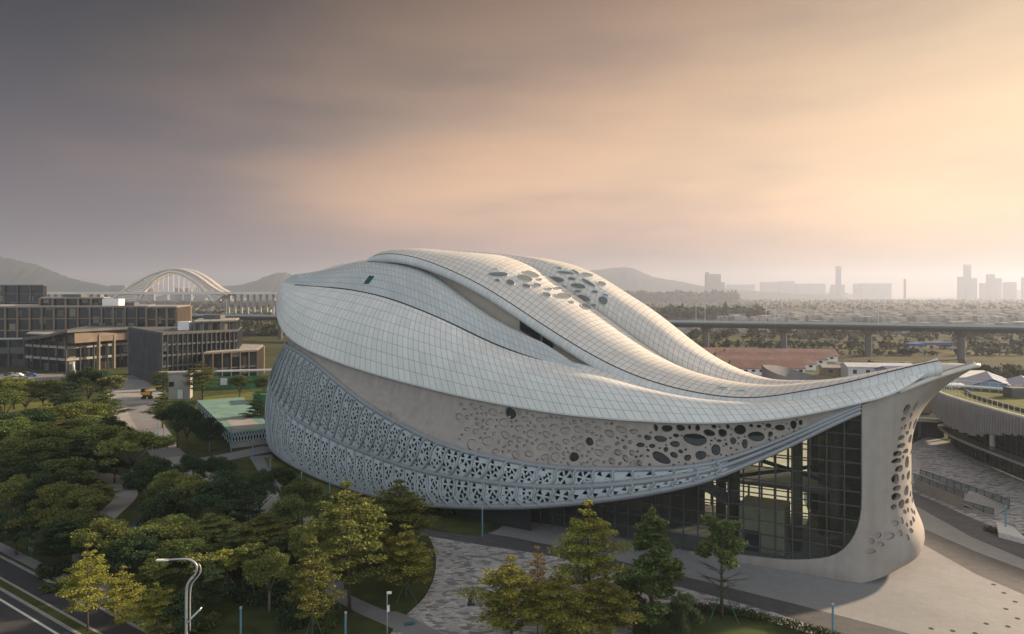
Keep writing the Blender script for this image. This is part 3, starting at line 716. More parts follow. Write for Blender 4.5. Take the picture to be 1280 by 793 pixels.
# where the openings are: inverse of the wall's own shape
ss = np.linspace(0, SMAX*.75, 200); zs = np.linspace(2.5, 24, 150)
tab = []
for s in ss:
    for z in zs:
        p = prow(s, z); tab.append((CX+F*p.x/p.y, py_of(p), s, z))
tab = np.array(tab)
# only the part that faces the plaza
vis = np.array([prow_n > 0 for prow_n in [((prow(s, z+.05)-prow(s, z-.05)).cross(prow(s+.05, z)-prow(s-.05, z))*-1).dot(EYE-prow(s, z)) for s in ss for z in zs]])
tv = tab[vis]
def inv(px, py): 
    i = int(np.argmin((tv[:, 0]-px)**2+(tv[:, 1]-py)**2)); return tv[i, 2], tv[i, 3]
def pl(x, y): return 1040+x*.4453, 440+y*.4453
ph = []
for x, y, rx, ry, a in ((210,163,7,14,.3),(223,150,4,10,0),(234,152,3,12,0),(200,188,6,4,0),(219,207,5,10,0),(232,203,5,14,0),(205,210,4,6,0),(196,217,5,5,0),(195,243,9,6,-.3),(220,245,5,12,0),(231,243,5,12,0),(196,265,9,6,-.2),(208,280,7,6,0),(222,283,4,7,0),(185,285,12,5,-.2),(183,305,15,7,-.3),(211,310,9,14,0),(230,300,4,14,0),(190,328,12,8,-.4),(180,358,10,15,-.5),(214,346,6,11,0),(228,348,5,13,0),(200,351,4,7,0),(184,384,10,4,-.1),(182,408,15,9,-.4),(209,389,9,12,-.2),(229,385,5,14,.2),(175,437,6,4,-.3),(196,428,6,11,.3),(212,421,6,8,0),(226,415,4,8,0),(205,172,4,5,0),(222,180,4,7,0),(212,228,4,7,0),(207,258,4,6,0),(229,272,4,9,0),(200,295,4,5,0),(223,325,3,8,0),(195,375,4,5,0),(222,368,4,8,0),(221,400,3,6,0)):
    px, py = pl(x, y); s, z = inv(px, py)
    s2_, z2_ = inv(px+1.5, py); kx = max(.18, min(.8, abs(s2_-s)/1.5)) if True else .3
    ph.append((s, z, min(.95, max(.28, rx*.4453*min(kx, .62))), max(.34, ry*.4453*.115), a))
hl = []
placed = []
for s, z, rx, ry, a in ph:
    r = max(rx, ry)
    for _ in range(4):
        if any(math.hypot((s-q[0])/(rx+q[2]+.16), (z-q[1])/(ry+q[3]+.14)) < 1 for q in placed): rx *= .86; ry *= .86
    if any(math.hypot((s-q[0])/(rx+q[2]+.1), (z-q[1])/(ry+q[3]+.1)) < 1 for q in placed): continue
    placed.append((s, z, rx, ry))
    hl.append(ellipse(s, z, rx, ry, 0, 14, .07, rng)[::-1])
dl = []
for tries in range(900):
    x = rng.uniform(70, 232); y = rng.uniform(440, 585)
    c = 585-(x-70)*.80
    if abs(y-c) > 26 and not (x > 195 and 440 < y < 520): continue
    px, py = pl(x, y); s, z = inv(px, py); rx, ry = rng.uniform(.22, .6), rng.uniform(.25, .5)
    if z > 9.5 or z < 3.0 or s < .8: continue
    if any(math.hypot((s-q[0])/(rx+q[2]+.14), (z-q[1])/(ry+q[3]+.14)) < 1 for q in placed): continue
    placed.append((s, z, rx, ry)); dl.append(ellipse(s, z, rx, ry, rng.uniform(-.5, .5), 12, .08, rng)[::-1])
allh = [h for h in hl+dl]
grid = [(s, z) for s in np.arange(-20.5, SMAX-.2, .7) for z in np.arange(.6, 26.4, .7)]
def inside(g): return inpoly(g[0], g[1], outline) and not any(abs(g[0]-h[0][0]) < 3 and inpoly(g[0], g[1], h) for h in allh)
grid = [g for g in grid if inside(g)]
mb = perforated(MB(), outline, allh, grid, prow, .55)
for l in dl:
    c = (sum(p[0] for p in l)/len(l), sum(p[1] for p in l)/len(l))
    vs = []
    for p in l+[c]: q = prow(*p); vs.append(q-pnorm(p[0])*.2)
    mb.add(vs, [(i, (i+1) % len(l), len(l)) for i in range(len(l))])
PROW = mb.build('prow_wall', 'beige_wall', HALL)
for p_ in PROW.data.polygons: p_.use_smooth = True
try:
    PROW.data.set_sharp_from_angle(angle=R(40))
except Exception: pass
# sole under the wall: tucked in, so the end of the hall seems to hover over the paving
sr = list(np.arange(0, SMAX, 1.0))
r1 = [prow(s, float(np.interp(s, zb_s, zb_v))+.02) for s in sr]; r2 = [q-pnorm(s)*1.6*sstep(0, 5, s)+Vector((0, 0, -.7*sstep(0, 5, s))) for q, s in zip(r1, sr)]
r3 = [Vector((q.x, q.y, .0))-pnorm(s)*3.0*sstep(0, 5, s) for q, s in zip(r2, sr)]
MB().grid([r3, r2, r1]).build('prow_sole', 'beige_wall', HALL, smooth=True)
# deck that closes the top of the prow under the roof tip
rim = [prow(s, float(np.interp(s, zt_s, zt_v))) for s in np.arange(0, SMAX, .6)]
cc = Vector((49.0, 94.0, 24.3)); nr_ = len(rim)
rings = [rim]+[[p.lerp(cc, u)+Vector((0, 0, .9*math.sin(math.pi*u)*sstep(10, 16, i)*sstep(nr_, 22, i))) for i, p in enumerate(rim)] for u in (.12, .3, .5, .75, .98)]
MB().grid(rings).build('prow_deck', 'shell_plain', HALL, smooth=True)
MB().tube(rim[6:], .30, 8).build('prow_lip', 'shell_plain', HALL, smooth=True)
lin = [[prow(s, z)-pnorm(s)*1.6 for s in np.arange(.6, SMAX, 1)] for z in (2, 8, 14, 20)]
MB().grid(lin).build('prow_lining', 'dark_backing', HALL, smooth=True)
# ------------------------------------------------------------------ the ground and what is laid on it
def sheet(name, pts, m, z, px=True, kind='structure', z0=None):
    poly = [G(*p) if px else Vector((p[0], p[1], 0)) for p in pts]
    vs = [Vector((p.x, p.y)) for p in poly]
    a = sum(vs[i-1].x*vs[i].y-vs[i].x*vs[i-1].y for i in range(len(vs)))
    if a < 0: vs = vs[::-1]
    ov, _, of, _, _, fo = delaunay_2d_cdt(vs, [], [list(range(len(vs)))], 1, 1e-5)
    mb = MB(); n = len(ov); mb.add([(v.x, v.y, z) for v in ov], [tuple(f) for f in of])
    if z0 is not None:
        k = len(vs); mb.add([(v.x, v.y, z) for v in vs]+[(v.x, v.y, z0) for v in vs], [(i, k+i, k+(i+1) % k, (i+1) % k) for i in range(k)])
    o = mb.build(name, m); return tag(o, kind=kind)
def smooth_poly(pts, n=10):
    p = spline([Vector((a, b, 0)) for a, b in pts+[pts[0]]], len(pts)*n); return [(q.x, q.y) for q in p[:-1]]
def strip(name, line, wid, m, z, z0=None, world=False):
    """a ribbon of even width along a line of ground points"""
    c = [Vector((p[0], p[1], 0)) if world else G(*p) for p in line]; c = spline(c, 40)
    a, b = [], []
    for i, p in enumerate(c):
        t = (c[min(i+1, 39)]-c[max(i-1, 0)]).normalized(); n = Vector((-t.y, t.x, 0))*wid/2; a.append(p+n); b.append(p-n)
    up = Vector((0, 0, z)); mb = MB(); rows = [[p+up for p in b], [p+up for p in a]]
    if z0 is not None: rows = [[p+Vector((0, 0, z0)) for p in b]]+rows+[[p+Vector((0, 0, z0)) for p in a]]
    mb.grid(rows); return tag(mb.build(name, m), kind='structure')
gd_ = MB(); gd_.add([(-9400, -120, 0), (9400, -120, 0), (9400, 8700, 0), (-9400, 8700, 0)], [(0, 1, 2, 3)])
tag(gd_.build('ground', 'land'), kind='structure')
tag(MB().add([(150, 4600, .3), (3400, 5000, .3), (3600, 6600, .3), (300, 6300, .3)], [(0, 1, 2, 3)]).build('water', 'water'), kind='structure')
# plaza: pale paving round the hall, cobbles, dark bands
sheet('plaza', [(545,652),(480,640),(500,628),(640,630),(820,600),(1130,560),(1160,545),(1290,585),(1290,880),(1200,880),(1000,758),(860,722),(700,684),(600,668)], 'pale_pavement', .012)
sheet('cobbled_plaza', smooth_poly([(532,664),(544,690),(543,720),(528,750),(496,782),(450,850)], 6)[:-6]+[(440,880),(1180,880),(1100,806),(1000,768),(860,733),(700,695),(600,677)], 'cobble_mosaic', .016)
sheet('paved_band', [(505,655),(545,657),(640,672),(700,684),(860,722),(1000,757),(1165,800),(1300,842),(1240,850),(1085,806),(965,765),(860,737),(700,697),(560,675),(520,668)], 'dark_strip', .024)
sheet('cobbled_plaza', [(1100,602),(1125,570),(1160,557),(1300,590),(1300,685),(1215,650),(1147,621)], 'cobble_mosaic', .016)
sheet('paved_band', [(1090,612),(1147,634),(1215,672),(1300,708),(1300,682),(1215,648),(1147,618),(1100,600)], 'dark_strip', .020)
sheet('paved_band', [(1100,655),(1149,678),(1220,718),(1300,752),(1300,720),(1220,690),(1156,662),(1110,642)], 'dark_strip', .020)
for x, y in ((1042,731),(1180,786),(1190,788),(1232,780),(1242,731),(1255,741),(1269,752),(1257,761),(1272,773),(1260,783),(1216,793),(1160,789)): pass
# lawns and beds with kerbs
sheet('lawn', smooth_poly([(470,640),(530,634),(590,638),(622,647),(628,656),(610,667),(570,668),(520,660),(480,655)], 5), 'grass', .12, z0=0)
sheet('lawn', smooth_poly([(540,695),(542,722),(526,748),(496,765),(455,752),(430,735),(450,708),(500,690),(528,685)], 6), 'grass', .12, z0=0)
sheet('lawn', [(795,900),(790,770),(815,758),(852,757),(905,766),(960,778),(1035,800),(1100,830),(1100,900)], 'grass', .13, z0=0)
# park paths
sheet('park_path', smooth_poly([(300,610),(380,640),(440,660),(470,680),(430,690),(360,672),(290,640)], 5), 'path_pale', .010)
for ln, wd, m in (([(96,597),(122,594),(150,605),(158,618),(148,632),(128,650),(110,690),(120,760)], 3.6, 'path_pale'),
                  ([(0,600),(40,597),(96,596),(122,594)], 2.6, 'path_pale'),
                  ([(392,712),(425,740),(470,765),(505,780),(540,800)], 3.0, 'path_grey'),
                  ([(400,700),(440,702),(480,698),(540,692)], 2.2, 'path_pale'),
                  ([(340,560),(310,566),(275,573),(240,577),(212,570),(196,545),(180,522),(172,505)], 6.5, 'path_grey'),
                  ([(212,572),(240,590),(300,605),(380,640)], 4.2, 'path_pale'),
                  ([(325,570),(338,590),(345,620)], 4.5, 'path_grey')):
    strip('park_path', ln, wd, m, .018+.003*random.random())
sheet('lawn', smooth_poly([(330,572),(352,578),(400,602),(450,622),(420,632),(370,620),(345,600)], 5), 'grass_bright', .11, z0=0)
sheet('forecourt', [(128,480),(150,473),(215,478),(196,505),(185,520),(178,548),(150,540),(140,515),(135,495)], 'path_pale', .014)
sheet('street', [(-60,486),(0,480),(60,476),(150,473),(215,476),(215,470),(-60,466)], 'path_grey', .012)
sheet('lawn', [(-60,512),(60,496),(70,506),(-60,526)], 'grass_bright', .10, z0=0)
sheet('lawn', [(250,497),(340,488),(345,497),(255,506)], 'grass_bright', .10, z0=0)
# road in the corner, its kerbs, median and pavement
ra, rb_ = G(0, 748), G(75, 793)
rd = (rb_-ra).normalized(); rn = Vector((-rd.y, rd.x, 0))
def roadpt(px, py): q = G(px, py); return (q-ra).dot(rn)
edges = {k: roadpt(*v) for k, v in {'walk_o': (0,679), 'walk_i': (0,690), 'kerb_a': (0,697), 'med_a': (0,722), 'med_b': (0,738), 'line': (0,748)}.items()}
def rstrip(name, a, b, m, z, z0=None, s0=-260, s1=70):
    vs = [ra+rd*s+rn*o for s, o in ((s0, a), (s1, a), (s1, b), (s0, b))]
    mb = MB()
    if z0 is None: mb.add([(v.x, v.y, z) for v in vs], [(0, 1, 2, 3)])
    else: mb.prism([(v.x, v.y) for v in vs], z0, z)
    return tag(mb.build(name, m), kind='structure')
e = edges
def mx(k, d): return e[k]+d
sg = 1 if e['walk_o'] > e['med_b'] else -1
rstrip('pavement', mx('walk_o', 0), mx('walk_i', 0), 'path_grey', .13, 0)
rstrip('verge', mx('walk_i', -.15*sg), mx('kerb_a', .35*sg), 'grass', .12, 0)
rstrip('kerb', mx('kerb_a', .3*sg), mx('kerb_a', 0), 'kerb_stone', .14, 0)
rstrip('road', mx('kerb_a', 0), mx('med_a', 0), 'asphalt', .008)
rstrip('kerb', mx('med_a', 0), mx('med_a', -.3*sg), 'kerb_stone', .14, 0)
rstrip('median', mx('med_a', -.3*sg), mx('med_b', .3*sg), 'grass', .12, 0)
rstrip('kerb', mx('med_b', .3*sg), mx('med_b', 0), 'kerb_stone', .14, 0)
rstrip('road', mx('med_b', 0), mx('med_b', -22*sg), 'asphalt', .008)
rstrip('road_marking', mx('line', 0), mx('line', -.28*sg), 'road_paint', .013)

# ------------------------------------------------------------------ trees
def leaves(seed, blobs, n, size, flat=.55, droop=0.0):
    """leaf sprays scattered through the crown's clumps, denser near each clump's skin"""
    r = np.random.default_rng(seed); w = np.array([b[2]*1.0 for b in blobs]); w /= w.sum()
    k = r.choice(len(blobs), n, p=w); C = np.array([b[0] for b in blobs])[k]; S = np.array([b[1] for b in blobs])[k]
    d = r.normal(size=(n, 3)); d /= np.linalg.norm(d, axis=1)[:, None]
    rad = r.random(n)**.42; p = C+d*S*rad[:, None]*(1+.10*r.normal(size=(n, 1)))
    a = r.random(n)*2*np.pi; tilt = r.normal(size=n)*flat
    u = np.stack([np.cos(a)*np.cos(tilt), np.sin(a)*np.cos(tilt), np.sin(tilt)-droop], 1)
    b = np.stack([-np.sin(a), np.cos(a), r.normal(size=n)*.45], 1); s = size*(.6+.8*r.random(n))[:, None]
    q = np.stack([p-u*s*.5, p+b*s*.28, p+u*s*.5+np.array([0, 0, -.12])*s, p-b*s*.28], 1).reshape(-1, 3)
    f = np.arange(4*n).reshape(-1, 4); return q, f
def mesh_np(name, q, f, m):
    me = bpy.data.meshes.new(name); me.vertices.add(len(q)); me.vertices.foreach_set('co', q.astype(np.float32).ravel())
    me.loops.add(f.size); me.loops.foreach_set('vertex_index', f.astype(np.int32).ravel()); me.polygons.add(len(f))
    me.polygons.foreach_set('loop_start', np.arange(0, f.size, 4, dtype=np.int32)); me.update(calc_edges=True); me.validate(); me.materials.append(M[m]); return me
HIDE = []
def tree_proto(kind, seed, leafm, barkm='trunk_bark', stakes=False, n=5670):
    rg = random.Random(seed); root = bpy.data.objects.new(kind, None); COL.objects.link(root)
    tk = MB(); blobs = []
    if kind == 'tiered_tree':
        h = 11.0; lean = rg.uniform(-.3, .3)
        tk.tube([(0, 0, 0), (lean*.3, .1, 3), (lean*.7, 0, 6.5), (lean, 0, h*.97)], [.17, .14, .10, .03], 7)
        nt_ = 8
        for i in range(nt_):
            z = 2.9+(h-3.1)*(i/(nt_-1))**.92; u = i/(nt_-1)
            L_ = (1.0+2.6*math.sin(math.pi*min(1, .22+u*.80))**1.0)*(1.05-.55*u)*rg.uniform(.85, 1.15)
            if i == 0: L_ *= .7
            nb = rg.choice((5, 6, 6)) if u < .85 else 4; a0 = rg.random()*6.28
            for b in range(nb):
                a = a0+b*6.283/nb+rg.uniform(-.3, .3); l = L_*rg.uniform(.6, 1.15); lx = lean*z/h
                e = (lx+math.cos(a)*l, math.sin(a)*l, z+l*.22+rg.uniform(-.1, .25))
                tk.tube([(lx, 0, z-.15), (lx+math.cos(a)*l*.5, math.sin(a)*l*.5, z+l*.05), e], [.05, .03, .012], 4)
                for q in (.45, .72, .98):
                    blobs.append(((lx+math.cos(a)*l*q, math.sin(a)*l*q, z+l*.2*q+.12), (.36*l+.16, .36*l+.16, .13+.03*l), (.3+q)*l))
        blobs.append(((lean, 0, h), (.35, .35, .5), .5)); fl, sz = .24, .27
    elif kind == 'broad_tree':
        h = 9.0; tk.tube([(0, 0, 0), (.1, 0, 1.6), (.15, .1, 3.0)], [.24, .20, .16], 8)
        for i in range(7):
            a = i*6.283/7+rg.uniform(-.3, .3); l = rg.uniform(1.6, 3.1); e = (math.cos(a)*l, math.sin(a)*l, rg.uniform(4.6, 7.0))
            tk.tube([(.15, .1, 2.7), (e[0]*.5, e[1]*.5, (2.7+e[2])/2+.2), e], [.12, .08, .03], 5)
        for i in range(26):
            a = rg.random()*6.283; rr = 3.7*math.sqrt(rg.random()); zt = 8.6-.28*rr*rr*.5*1.3; z = zt-abs(rg.gauss(0, .9))-.3; k = rg.uniform(.75, 1.35)
            blobs.append(((math.cos(a)*rr, math.sin(a)*rr, max(3.4, z)), (k*1.25, k*1.25, k*.62), k*k))
        fl, sz = .55, .27
    elif kind == 'conical_tree':
        h = 12.5; tk.tube([(0, 0, 0), (0, .1, 5), (.1, 0, h*.97)], [.2, .15, .04], 7)
        for i in range(85):
            u = rg.random(); z = 2.4+u*(h-2.6); rr = (2.7*(1-u)**.75+.25)*math.sqrt(rg.random()); a = rg.random()*6.283; k = rg.uniform(.55, 1.0)*(1.1-.5*u)
            c = (math.cos(a)*rr, math.sin(a)*rr, z+.2*rr)
            blobs.append((c, (k*1.1, k*1.1, k*.5), k*k)); tk.tube([(0, 0, z-.3), c], [.04, .015], 4)
        blobs.append(((.1, 0, h), (.3, .3, .6), .4)); fl, sz = .4, .29
    elif kind == 'sparse_tree':
        h = 9.5; tk.tube([(0, 0, 0), (.05, 0, 3), (.1, .1, 6), (0, 0, h*.95)], [.14, .12, .08, .03], 7)
        for i in range(30):
            a = rg.random()*6.283; z = rg.uniform(2.4, 8.0); l = rg.uniform(1.2, 2.4); e = Vector((math.cos(a)*l, math.sin(a)*l, z+l*.35))
            tk.tube([(0, 0, z), e*.5+Vector((0, 0, z*.5+.05)), e], [.045, .03, .012], 4)
            for s_ in (-1, 1): tk.tube([e*.6+Vector((0, 0, z*.4)), e+Vector((math.cos(a+s_)*.6, math.sin(a+s_)*.6, .2))], [.02, .008], 3)
            if z > 4.6: blobs.append((tuple(e*.85+Vector((0, 0, .6))), (.8, .8, .4), .8))
        for i in range(8): blobs.append(((rg.uniform(-1.2, 1.2), rg.uniform(-1.2, 1.2), rg.uniform(7, 9.4)), (.7, .7, .45), .6))
        fl, sz = .5, .28
    elif kind == 'young_tree':
        h = 6.5; tk.tube([(0, 0, 0), (.05, 0, 2.4), (.2, .1, 5.6)], [.09, .075, .03], 6)
        for i in range(7): 
            a = i*.9+rg.random(); l = rg.uniform(.8, 1.5); e = (math.cos(a)*l, math.sin(a)*l, rg.uniform(3.8, 6.0)); tk.tube([(.05, 0, 2.6+i*.25), e], [.04, .012], 4)
            blobs.append((e, (.75, .75, .4), .7))
        for i in range(7): blobs.append(((rg.uniform(-1.3, 1.3), rg.uniform(-1.3, 1.3), rg.uniform(3.6, 6.3)), (.7, .7, .4), .6))
        fl, sz = .5, .34
    tk.build('trunk', barkm, root, origin=Vector((0, 0, 0)), smooth=True)
    q, f = leaves(seed, blobs, n, sz, fl)
    cr = bpy.data.objects.new('crown', mesh_np('crown', q, f, leafm)); COL.objects.link(cr); cr.parent = root
    if stakes:
        for i in range(3):
            a = i*2.094+.5; MB().tube([(math.cos(a)*1.5, math.sin(a)*1.5, 0), (math.cos(a)*.12, math.sin(a)*.12, 2.9)], .045, 5).build('stake', 'stake_green' if stakes == 1 else 'trunk_pale', root, origin=Vector((0, 0, 0)))
    root['category'] = 'tree'; ext = np.ptp(q, axis=0); return (root, q[:, 2].max(), (ext[0]+ext[1])/2*.92)
PROTO = {
 'ty': tree_proto('tiered_tree', 21, 'leaf_yellow', n=9922), 'ts': tree_proto('tiered_tree', 22, 'leaf_olive', stakes=1, n=8505), 'to': tree_proto('tiered_tree', 23, 'leaf_olive', n=12285),
 'tq': tree_proto('tiered_tree', 24, 'leaf_yellow', stakes=1, n=12285), 'or': tree_proto('tiered_tree', 25, 'leaf_orange', n=7087), 'td': tree_proto('tiered_tree', 27, 'leaf_dark', n=12250), 'tg': tree_proto('tiered_tree', 26, 'leaf_green', n=11812),
 'bo': tree_proto('broad_tree', 31, 'leaf_olive', n=13741), 'bp': tree_proto('broad_tree', 32, 'leaf_olive', 'trunk_pale', n=13741), 'bg': tree_proto('broad_tree', 33, 'leaf_green', n=14798), 'bd': tree_proto('broad_tree', 34, 'leaf_dark', n=16383), 'be': tree_proto('broad_tree', 35, 'leaf_dark', n=14798),
 'cd': tree_proto('conical_tree', 41, 'leaf_green', n=20081), 'sp': tree_proto('sparse_tree', 42, 'leaf_green', stakes=1, n=7087),
 'yo': tree_proto('young_tree', 43, 'leaf_olive', 'trunk_pale', stakes=2, n=2160), 'yy': tree_proto('young_tree', 44, 'leaf_yellow', 'trunk_pale', stakes=2, n=2025)}
used = set()
def plant(px, yt, yb, wpx, kind, label, group='trees of the park'):
    root, h0, w0 = PROTO[kind]; b = G(px, yb); s = (yb-yt)/F*b.y; k = wpx*(1.08 if yb < 740 and px < 400 else 1.06)/F*b.y/w0; rz = random.uniform(0, 6.28)
    if kind not in used:
        used.add(kind); root.location = b; root.scale = (k, k, s/h0); root.rotation_euler = (0, 0, rz); return tag(root, label, 'tree', group)
    return copy_thing(root, b, label, (k, k, s/h0), rz, group)
TREES = [
 # along the road and the lamp
 (110,678,790,66,'ty','tallest of three tiered yellow-green trees beside the road'),
 (153,706,802,52,'ty','slender tiered yellow-green tree, middle of three beside the road'),
 (194,727,815,62,'ty','low tiered yellow-green tree nearest the white street lamp'),
 # lawn in front
 (391,674,800,80,'ts','tiered olive tree with a bare lower trunk left of the thin camera pole'),
 (437,597,765,96,'to','tall straight tree with a clear stem beside the diagonal foot path'),
 (508,655,752,84,'tq','staked yellow-green tree on the round lawn by the cobbled plaza'),
 (498,596,704,82,'to','tall olive tree standing before the lattice screen behind the staked tree'),
 (337,682,765,62,'bp','rounded olive tree with pale trunk on the lawn above the dark shrubs'),
 (284,686,745,40,'yy','small yellow young tree with slanting stakes right of the lamp head'),
 (255,690,752,46,'yo','loose young tree just right of the curved lamp arm'),
 (312,678,740,40,'yo','thin young tree between the pale path and the rounded olive tree'),
 (405,640,712,64,'ty','yellow-topped tree directly behind the bare-trunked tiered tree'),
 # group at the cobbled plaza
 (735,623,765,100,'tq','tall airy tree rising before the glass hall at the end of the dark band'),
 (815,632,792,94,'cd','dense dark green conical tree, second from the right on the plaza edge'),
 (903,643,776,64,'sp','tree with dark green top and bare lower branches nearest the glass facade'),
 (640,695,812,112,'ty','big yellow tree at the bottom of the picture beside the sign post'),
 (672,682,800,46,'or','narrow orange tree rising between the two big yellow trees'),
 (700,716,818,112,'ty','brightest yellow spreading tree at the bottom of the cobbled plaza'),
 (757,711,812,90,'tq','yellow-olive tiered tree at the left foot of the dense conical tree'),
 (852,748,815,50,'bd','dark low crown at the foot of the dense conical tree by the hedge'),
 # beside the hall's stern and the pale inner path
 (325,585,660,42,'be','dark tree with forked trunk seen against the pale inner path'),
 (352,582,640,50,'bd','dark tree beside the stern end of the lattice screen'),
 (378,598,668,54,'bg','green tree under the stern rail of the lattice screen'),
 (366,618,690,56,'bg','bushy green tree right of the pale inner path'),
 (285,588,668,84,'bd','largest dark green bushy tree in the middle of the park'),
 (270,570,620,44,'be','dark crown at the fork of the grey path by the teal-roofed shed'),
 (237,567,625,44,'be','dark slim tree left of the grey path fork'),
 (222,585,645,58,'bp','olive tree with two pale trunks right of the blue frame'),
 (245,598,665,62,'bo','olive tree left of the largest dark bushy tree'),
 (205,645,712,92,'bo','wide olive tree just below the blue frame'),
 (335,640,705,94,'bo','wide olive tree in front of the pale inner path'),
 (290,660,722,64,'bg','green tree between two wide olive trees mid park'),
 (262,700,770,56,'bd','dark tree behind the curved lamp arm'),
 (232,672,735,56,'bg','green tree close above the street lamp head'),
 # left half of the park
 (165,668,735,70,'bd','dark tree behind the tallest roadside tree, to its right'),
 (130,650,720,76,'bo','olive tree close behind the tallest roadside tree'),
 (106,610,672,60,'bo','olive tree at the bend of the curved pale path'),
 (122,600,640,40,'bo','bushy olive crown covering the inner edge of the curved path'),
 (148,660,718,46,'bg','green tree between the blue frame and the roadside trees'),
 (62,590,655,70,'bd','darkest bushy tree left of the curved pale path'),
 (40,636,695,66,'bp','flat-crowned olive tree above the roadside lawn'),
 (75,645,708,70,'bd','dark tree above the pavement, right of the flat-crowned tree'),
 (18,592,655,66,'bp','olive tree with pale forked trunks at the left border'),
 (8,560,620,60,'bg','green tree at the left border behind the pale straight path'),
 (165,538,606,96,'bp','broad rounded olive tree left of the grey path'),
 (190,570,628,58,'bd','dark tree in front of the broad rounded olive tree'),
 (143,570,604,44,'bd','dark bush-like tree at the outer bend of the curved path'),
 (203,600,655,42,'bg','green tree at the right end of the curved path'),
 (100,545,606,84,'bd','dark broad tree behind the head of the curved path'),
 (58,548,606,74,'bg','green tree behind the pale straight path'),
 (120,528,585,72,'bo','olive tree with flat layers left of the broad rounded tree'),
 (25,545,596,70,'bo','flat olive tree second from the left border'),
 (75,520,572,72,'bo','olive tree in the third row from the far street'),
 (30,512,566,84,'bd','dark wide tree in the third row near the left border'),
 (138,522,572,50,'bd','dark tree at the corner of the pale forecourt'),
 (60,508,552,66,'bo','light olive crown behind the dark wide tree'),
 (100,500,548,64,'bo','olive tree left of the pale forecourt'),
 (132,483,540,50,'bg','rounded green tree at the edge of the pale forecourt'),
 (82,478,535,64,'bd','dark leaning tree in the row beside the far street'),
 (110,458,515,54,'be','tallest dark tree in front of the glass pavilion'),
 (138,468,515,36,'yo','thin half bare tree at the mouth of the forecourt'),
 (90,466,498,38,'bo','small crown in front of the pavilion corner'),
 (55,474,515,52,'bg','green tree in front of the pavilion left half'),
 (18,470,512,50,'bo','olive tree beside the street at the left border'),
 (32,482,522,44,'bp','small olive tree by the bright lawn strip'),
 (5,488,535,46,'bg','green tree cut by the left border beside the bright lawn'),
 # round the teal-roofed shed
 (203,487,535,38,'bg','tree beside the yellow lift on the forecourt'),
 (222,500,560,44,'be','dark tree behind the two blue posts on the grey path'),
 (234,503,567,40,'bd','dark tree left of the teal-roofed shed'),
 (260,520,567,36,'bd','dark low tree touching the teal roof'),
 (253,450,500,40,'to','thin tree in front of the green hoarding'),
 (205,458,496,32,'to','thin tree before the grey glass block'),
 (300,468,500,28,'bg','tree before the green hoarding beside the green bin'),
 (330,470,500,24,'bg','tree close to the lattice screen before the hoarding'),
 (322,492,538,34,'bd','dark tree beside the green container'),
]
TREES += [
 (210,610,690,70,'bd','dark tree between the blue frame and the largest dark bushy tree'),
 (190,690,760,60,'bg','green tree rising behind the low roadside tree'),
 (75,600,668,60,'bo','olive tree over the pale straight path, left of its bend'),
 (40,575,632,70,'be','dark tree on the near side of the pale straight path'),
 (80,572,632,66,'bg','green tree between the pale straight path and the dark broad tree'),
 (20,640,695,56,'bd','dark tree at the left border above the pavement'),
 (105,640,700,60,'bg','green tree in front of the olive tree at the path bend'),
 (265,640,700,66,'bo','olive tree just below the largest dark bushy tree'),
 (360,655,722,64,'bg','green tree right of the wide olive tree by the inner path'),
 (310,612,680,54,'bd','dark tree tucked right of the largest dark bushy tree'),
 (385,650,735,56,'bo','olive tree behind the bare-trunked tiered tree, to its left'),
 (460,640,715,60,'to','olive tree between the tall straight tree and the round lawn'),
 (420,615,690,60,'bg','green tree behind the tall straight tree'),
 (230,735,812,52,'bd','dark crown at the foot of the street lamp, to its left'),
 (10,522,575,60,'bg','green tree at the left border in the third row'),
 (45,528,585,64,'bo','olive tree in the middle of the third row'),
 (100,520,570,56,'bg','green tree at the back of the dark broad tree'),
]
cnt_ = {'bo': 0, 'bg': 0, 'bd': 0}
for a in TREES:
    a = list(a)
    if a[4] in cnt_ and a[0] < 420:
        cnt_[a[4]] += 1
        if cnt_[a[4]] % 3 == 0: a[4] = {'bo': 'to', 'bg': 'tg', 'bd': 'td'}[a[4]]
    plant(*a)
